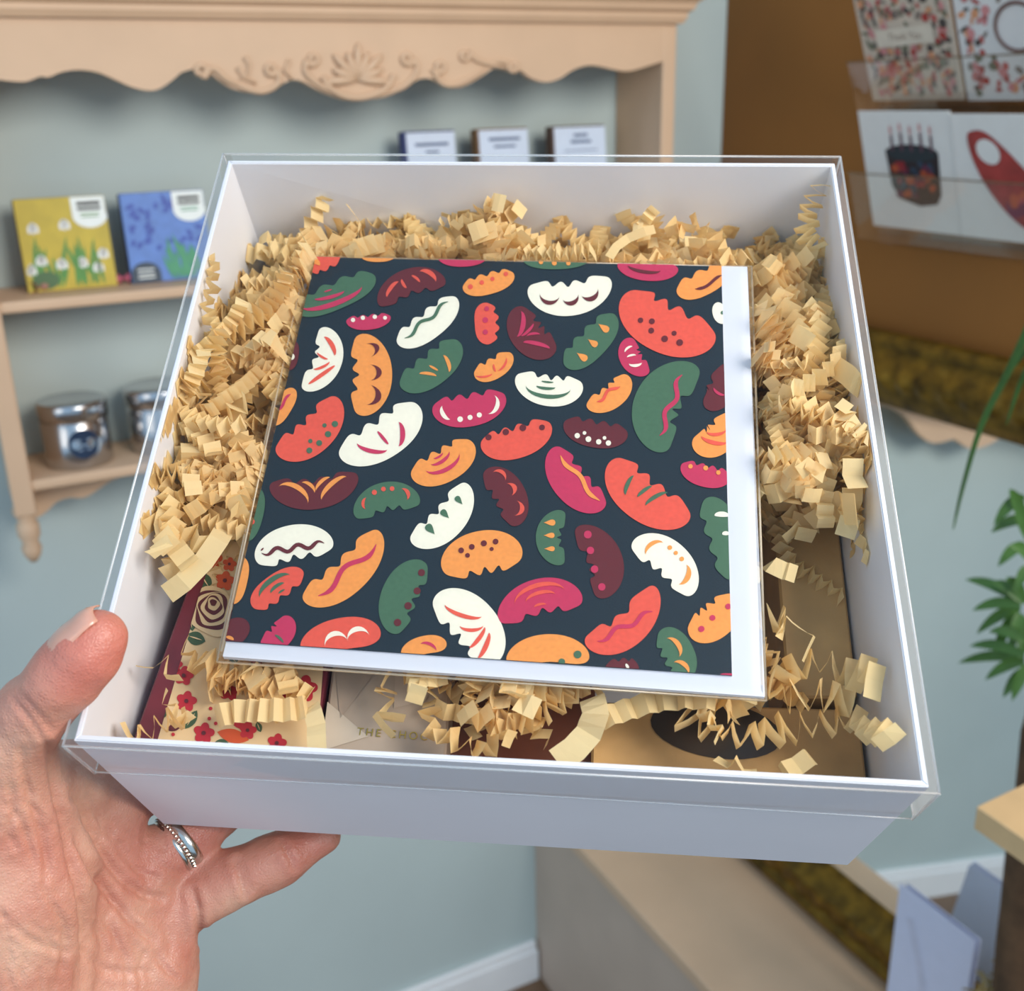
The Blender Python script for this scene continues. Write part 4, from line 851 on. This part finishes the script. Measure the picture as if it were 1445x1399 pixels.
# ================================================================== the hand
import numpy as np
def cp3(u, v, d): return np.array(((u-CX)/F*d, -(v-CY)/F*d, -d))     # camera space (metres)
CH = {
 'thumb': [(140,899,.329,7.6),(122,922,.329,9.2),(90,958,.331,9.7),(48,1003,.336,9.8),(12,1045,.343,12)],
 'thenar': [(12,1045,.343,12),(8,1130,.356,18),(18,1240,.368,25),(0,1420,.380,32)],
 'web': [(20,1070,.350,10),(70,1100,.372,9),(110,1110,.386,10)],
 'index': [(98,1098,.388,12),(180,1085,.412,10),(260,1060,.438,9),(340,1035,.446,8)],
 'index_palm': [(120,1440,.405,28),(112,1300,.400,21),(98,1098,.388,12)],
 'middle': [(150,1138,.400,11.5),(235,1092,.424,10),(320,1105,.432,9),(420,1075,.441,8)],
 'middle_palm': [(140,1430,.410,24),(145,1300,.406,19),(150,1138,.400,11.5)],
 'ring': [(208,1222,.412,11),(264,1180,.421,9.6),(312,1138,.430,9),(390,1082,.440,8)],
 'ring_palm': [(170,1430,.414,22),(178,1320,.412,17),(208,1222,.412,11)],
 'pinky': [(240,1290,.417,10.6),(300,1256,.420,9.8),(330,1240,.421,9.1),(372,1221,.424,9.1),(400,1209,.426,8.5),(456,1181,.432,6.8)],
 'pinky_palm': [(200,1440,.416,19),(208,1370,.416,18),(240,1290,.417,10.6)],
 'wrist': [(-20,1470,.390,34),(60,1560,.40,34),(150,1470,.412,24)],
}
segs = []
for nme, ch in CH.items():
    for a, b in zip(ch[:-1], ch[1:]): segs.append((cp3(*a[:3]), cp3(*b[:3]), a[3]/1000, b[3]/1000))
VX = .0011
lo = np.min([np.minimum(a-ra, b-rb) for a, b, ra, rb in segs], 0)-.006; hi = np.max([np.maximum(a+ra, b+rb) for a, b, ra, rb in segs], 0)+.006
lo = np.maximum(lo, (-.26, -.26, -1)) 
nx, ny, nz = [int((h-l)/VX)+1 for l, h in zip(lo, hi)]
gx, gy, gz = np.meshgrid(lo[0]+VX*np.arange(nx), lo[1]+VX*np.arange(ny), lo[2]+VX*np.arange(nz), indexing='ij')
Gp = np.stack((gx, gy, gz), -1).astype(np.float32); acc = np.zeros((nx, ny, nz), np.float32); KS = .0021
for a, b, ra, rb in segs:
    # only the neighbourhood of each segment
    m = max(ra, rb)+.022; i0 = np.maximum(0, ((np.minimum(a, b)-m-lo)/VX).astype(int)); i1 = np.minimum((nx, ny, nz), ((np.maximum(a, b)+m-lo)/VX).astype(int)+1)
    sl_ = tuple(slice(p, q) for p, q in zip(i0, i1)); P_ = Gp[sl_]; ba = (b-a).astype(np.float32); t = np.clip(((P_-a.astype(np.float32))@ba)/float(ba@ba), 0, 1)
    d = np.linalg.norm(P_-a.astype(np.float32)-t[..., None]*ba, axis=-1)-(ra+(rb-ra)*t); acc[sl_] += np.exp(-d/KS)
sdf = np.where(acc > 1e-12, -KS*np.log(np.maximum(acc, 1e-12)), .03)
def surface_nets(s):
    ins = s < 0; nx, ny, nz = s.shape; c = np.zeros((nx-1, ny-1, nz-1), int)
    for i in (0, 1):
        for j in (0, 1):
            for k in (0, 1): c += ins[i:nx-1+i, j:ny-1+j, k:nz-1+k]
    act = (c > 0) & (c < 8); idx = -np.ones(c.shape, int); I = np.argwhere(act); idx[act] = np.arange(len(I))
    sm = np.zeros((len(I), 3)); ct = np.zeros(len(I)); cor = [(i, j, k) for i in (0, 1) for j in (0, 1) for k in (0, 1)]
    for a in cor:
        for ax in range(3):
            if a[ax]: continue
            b = list(a); b[ax] = 1; A = s[tuple((I+a).T)]; B = s[tuple((I+b).T)]; x = (A < 0) != (B < 0); t = np.where(x, A/(A-B+1e-12), 0)
            p = np.array(a, float)+np.outer(t, np.eye(3)[ax]); sm += p*x[:, None]; ct += x
    V = I+sm/ct[:, None]; Fq = []
    for ax in range(3):
        o1, o2 = [k for k in range(3) if k != ax]; A = ins; sA = [slice(None)]*3; sB = [slice(None)]*3; sA[ax] = slice(0, -1); sB[ax] = slice(1, None)
        ch = A[tuple(sA)] != A[tuple(sB)]; E = np.argwhere(ch); E = E[(E[:, o1] > 0) & (E[:, o2] > 0) & (E[:, o1] < s.shape[o1]-1) & (E[:, o2] < s.shape[o2]-1)]
        fl = A[tuple(E.T)]; e1, e2 = np.eye(3, dtype=int)[o1], np.eye(3, dtype=int)[o2]
        q = np.stack([idx[tuple((E-e1-e2).T)], idx[tuple((E-e2).T)], idx[tuple(E.T)], idx[tuple((E-e1).T)]], 1)
        if ax == 1: fl = ~fl
        q[~fl] = q[~fl][:, ::-1]; Fq.append(q)
    return V, np.concatenate(Fq)
Vh, Fh = surface_nets(sdf); Vh = lo+Vh*VX
# vertex normals from the field
grad = np.stack(np.gradient(sdf, VX), -1); ii = np.clip(np.round((Vh-lo)/VX).astype(int), 0, np.array(sdf.shape)-1); Nh = grad[tuple(ii.T)]; Nh /= np.linalg.norm(Nh, axis=1)[:, None]+1e-9
# skin folds: real grooves along the palm lines and finger joints
U = np.stack((CX+F*Vh[:, 0]/-Vh[:, 2], CY-F*Vh[:, 1]/-Vh[:, 2]), 1); facing = (Nh*(-Vh)).sum(1) > 0
FOLDS = [([(66,1050),(78,1110),(92,1180),(112,1260),(118,1330),(112,1399)], 6, .0011), ([(100,1120),(130,1180),(165,1235),(200,1262),(228,1268)], 5, .0009), ([(92,1150),(130,1230),(175,1290),(215,1330)], 5, .0009),
  ([(30,1060),(40,1120),(60,1180),(66,1240)], 5, .0006), ([(0,1130),(30,1160),(50,1220)], 4, .0004), ([(150,1300),(175,1350),(180,1399)], 4, .0005), ([(215,1340),(235,1370),(250,1380)], 4, .0006), ([(0,1290),(50,1330),(100,1345)], 5, .0004), ([(60,1250),(90,1310),(85,1370)], 4, .0005),
  ([(330,1215),(338,1235),(346,1262)], 4, .0008), ([(338,1212),(346,1232),(354,1256)], 4, .0005), ([(398,1188),(406,1205),(415,1225)], 4, .0006), ([(272,1258),(280,1290),(284,1330)], 5, .0010), ([(20,985),(40,1010),(60,1040)], 4, .0005), ([(28,978),(50,1002),(72,1030)], 4, .0004), ([(120,1345),(150,1370),(210,1372)], 5, .0005), ([(170,1190),(190,1225),(222,1240)], 4, .0005)]
rs = np.random.RandomState(3)
for _ in range(46):
    u0, v0 = rs.uniform(-20, 240), rs.uniform(1080, 1399); a = rs.uniform(.5, 2.0); l = rs.uniform(15, 60); bend = rs.uniform(-.3, .3); FOLDS.append(([(u0, v0), (u0+l*math.cos(a), v0+l*math.sin(a)), (u0+l*1.8*math.cos(a+bend), v0+l*1.8*math.sin(a+bend))], rs.uniform(2.5, 4), rs.uniform(.00015, .00035)))
disp = np.zeros(len(Vh))
for pl_, wd, dp in FOLDS:
    pl_ = np.array([(p.x, p.y) for p in catmull([Vector((*p, 0)) for p in pl_], 6)]); dm = np.full(len(Vh), 1e9); tt = np.zeros(len(Vh)); n = len(pl_)-1
    for i in range(n):
        a, b = pl_[i], pl_[i+1]; ab = b-a; t = np.clip(((U-a)@ab)/(ab@ab+1e-9), 0, 1); dd = np.linalg.norm(U-a-t[:, None]*ab, axis=1); m = dd < dm; dm[m] = dd[m]; tt[m] = (i+t[m])/n
    disp -= dp*np.exp(-(dm/wd)**2)*np.sin(np.pi*np.clip(tt*.9+.05, 0, 1))**.5 - dp*.35*np.exp(-((dm-wd*2.2)/(wd*1.4))**2)
disp *= facing*1.9
Vh = Vh+Nh*disp[:, None]
LUMP = np.array([noise.noise(tuple(v*70))*.0006+noise.noise(tuple(v*190))*.00022 for v in Vh]); Vh = Vh+Nh*LUMP[:, None]
hb = cp3(20, 1399, .38); HM = CAM @ Matrix.Translation(Vector(hb))
hand = empty('hand', HM, 'bare left hand with silver rings holding the gift box from below', 'hand')
SKIN = bpy.data.materials.new('skin'); SKIN.use_nodes = True; nt = SKIN.node_tree; b = nt.nodes['Principled BSDF']
tc = nt.nodes.new('ShaderNodeTexCoord'); n1 = nt.nodes.new('ShaderNodeTexNoise'); n1.inputs['Scale'].default_value = 45; n1.inputs['Detail'].default_value = 6; nt.links.new(tc.outputs['Object'], n1.inputs['Vector'])
cr = nt.nodes.new('ShaderNodeValToRGB'); cr.color_ramp.elements[0].position = .32; cr.color_ramp.elements[1].position = .68
cr.color_ramp.elements[0].color = (*lin((186, 126, 106)), 1); cr.color_ramp.elements[1].color = (*lin((214, 168, 144)), 1)
nt.links.new(n1.outputs['Fac'], cr.inputs['Fac'])
at_ = nt.nodes.new('ShaderNodeAttribute'); at_.attribute_name = 'flush'; mxc = nt.nodes.new('ShaderNodeMixRGB'); mxc.inputs[2].default_value = (*lin((188, 100, 88)), 1)
nt.links.new(at_.outputs['Fac'], mxc.inputs[0]); nt.links.new(cr.outputs['Color'], mxc.inputs[1]); nt.links.new(mxc.outputs[0], b.inputs['Base Color'])
b.inputs['Roughness'].default_value = .42; b.inputs['Subsurface Weight'].default_value = .25; b.inputs['Subsurface Radius'].default_value = (1, .35, .2); b.inputs['Subsurface Scale'].default_value = .003
vo = nt.nodes.new('ShaderNodeTexVoronoi'); vo.inputs['Scale'].default_value = 900; vo.feature = 'DISTANCE_TO_EDGE'; nt.links.new(tc.outputs['Object'], vo.inputs['Vector'])
n2 = nt.nodes.new('ShaderNodeTexNoise'); n2.inputs['Scale'].default_value = 260; n2.inputs['Detail'].default_value = 6; nt.links.new(tc.outputs['Object'], n2.inputs['Vector'])
ad = nt.nodes.new('ShaderNodeMath'); ad.operation = 'MULTIPLY_ADD'; ad.inputs[1].default_value = .5; nt.links.new(vo.outputs['Distance'], ad.inputs[0]); nt.links.new(n2.outputs['Fac'], ad.inputs[2])
bp = nt.nodes.new('ShaderNodeBump'); bp.inputs['Strength'].default_value = .75; bp.inputs['Distance'].default_value = .0007; nt.links.new(ad.outputs[0], bp.inputs['Height']); nt.links.new(bp.outputs['Normal'], b.inputs['Normal'])
ho = mesh('hand_skin', Vh-hb, [tuple(q) for q in Fh.tolist()], SKIN, hand, True)
bmh = bmesh.new(); bmh.from_mesh(ho.data); bmesh.ops.recalc_face_normals(bmh, faces=bmh.faces); bmesh.ops.smooth_vert(bmh, verts=bmh.verts, factor=.4, use_axis_x=True, use_axis_y=True, use_axis_z=True); bmh.to_mesh(ho.data); bmh.free()
for p in ho.data.polygons: p.use_smooth = True
fl = ho.data.attributes.new('flush', 'FLOAT', 'POINT')
spots = [(cp3(130, 925, .325), .022, .75), (cp3(60, 990, .33), .016, .4), (cp3(440, 1190, .42), .02, .6), (cp3(370, 1222, .42), .012, .45), (cp3(285, 1180, .41), .02, .7), (cp3(190, 1180, .40), .022, .55), (cp3(240, 1300, .41), .02, .45), (cp3(150, 1370, .39), .02, .25), (cp3(60, 1200, .35), .018, .3)]
val = np.zeros(len(Vh))
for c, r, s in spots: val = np.maximum(val, s*np.exp(-((Vh-c)**2).sum(1)/r**2))
fl.data.foreach_set('value', val.astype(np.float32))
# thumb nail
ta, tb = cp3(140, 899, .329), cp3(90, 958, .331); ax = (tb-ta)/np.linalg.norm(tb-ta); nn = np.array((-.76, .48, .44)); nn -= ax*(nn@ax); nn /= np.linalg.norm(nn); sd = np.cross(ax, nn); vs_, fs = [], []
for i in range(9):
    t = i/8; x = -.0066+.0185*t; c = ta+ax*x; R1 = .0093+.0013*min(1, max(0, x)/.006); r = math.sqrt(max(1e-8, R1*R1-min(0, x)**2))+.0003
    for k in range(11):
        a = (k/10-.5)*1.6; vs_.append(c+nn*r*math.cos(a)+sd*r*math.sin(a)-hb)
for i in range(8):
    for k in range(10): fs.append((i*11+k, i*11+k+1, i*11+12+k, i*11+11+k))
nl = mesh('thumb_nail', vs_, fs, mat('nail', (206, 152, 132), .28, .04, 200, coat=.5, sss=.1), hand, True)
sm = nl.modifiers.new('thick', 'SOLIDIFY'); sm.thickness = .0005
# silver rings on the ring finger
def ringset():
    ca, cb = cp3(225, 1209, .4145), cp3(300, 1149, .4275); ax = Vector(cb-ca).normalized(); c0 = Vector(cp3(250, 1192, .4190)); a1 = ax.orthogonal().normalized(); b1 = ax.cross(a1); R0 = .0112
    rm = empty('finger_ring', HM @ Matrix.Translation(c0-Vector(hb)), 'stacked silver rings with beaded edge on the ring finger', 'ring')
    SIL = mat('silver', (214, 210, 202), .2, .06, 200, metal=1)
    def tor(off, r, R):
        V, F_ = [], []; N, M = 56, 10
        for i in range(N):
            A = 2*math.pi*i/N; rad = a1*math.cos(A)+b1*math.sin(A)
            for k in range(M):
                B = 2*math.pi*k/M; V.append(rad*(R+r*.7*math.cos(B))+ax*(off+r*1.3*math.sin(B)))
        for i in range(N):
            for k in range(M): F_.append((i*M+k, i*M+(k+1) % M, ((i+1) % N)*M+(k+1) % M, ((i+1) % N)*M+k))
        return V, F_
    v, f = tor(.0018, .0016, R0); mesh('plain_band', v, f, SIL, rm, True)
    v, f = tor(-.0022, .0009, R0+.0001); mesh('thin_band', v, f, SIL, rm, True)
    bmm = bmesh.new(); bmesh.ops.create_icosphere(bmm, subdivisions=1, radius=.00075); me = bpy.data.meshes.new('bead'); bmm.to_mesh(me); bmm.free(); me.materials.append(SIL)
    for i in range(44):
        A = 2*math.pi*i/44; o = bpy.data.objects.new('bead', me); COL.objects.link(o); o.parent = rm; o.location = (a1*math.cos(A)+b1*math.sin(A))*(R0+.0008)+ax*(-.0006)
    # raised leaf motif facing outwards at the lower side
    dn = Vector((.55, -.62, .2)); dn = (dn-ax*dn.dot(ax)).normalized()
    for s in (-1, 1):
        v, f = tubev([dn*(R0+.0006)+ax*(s*.0005), dn*(R0+.0022)+ax*(s*.0022), dn*(R0+.0020)+ax*(s*.0045)], [.0008, .0014, .0004], 8); mesh('leaf_motif', v, f, SIL, rm, True)
ringset()
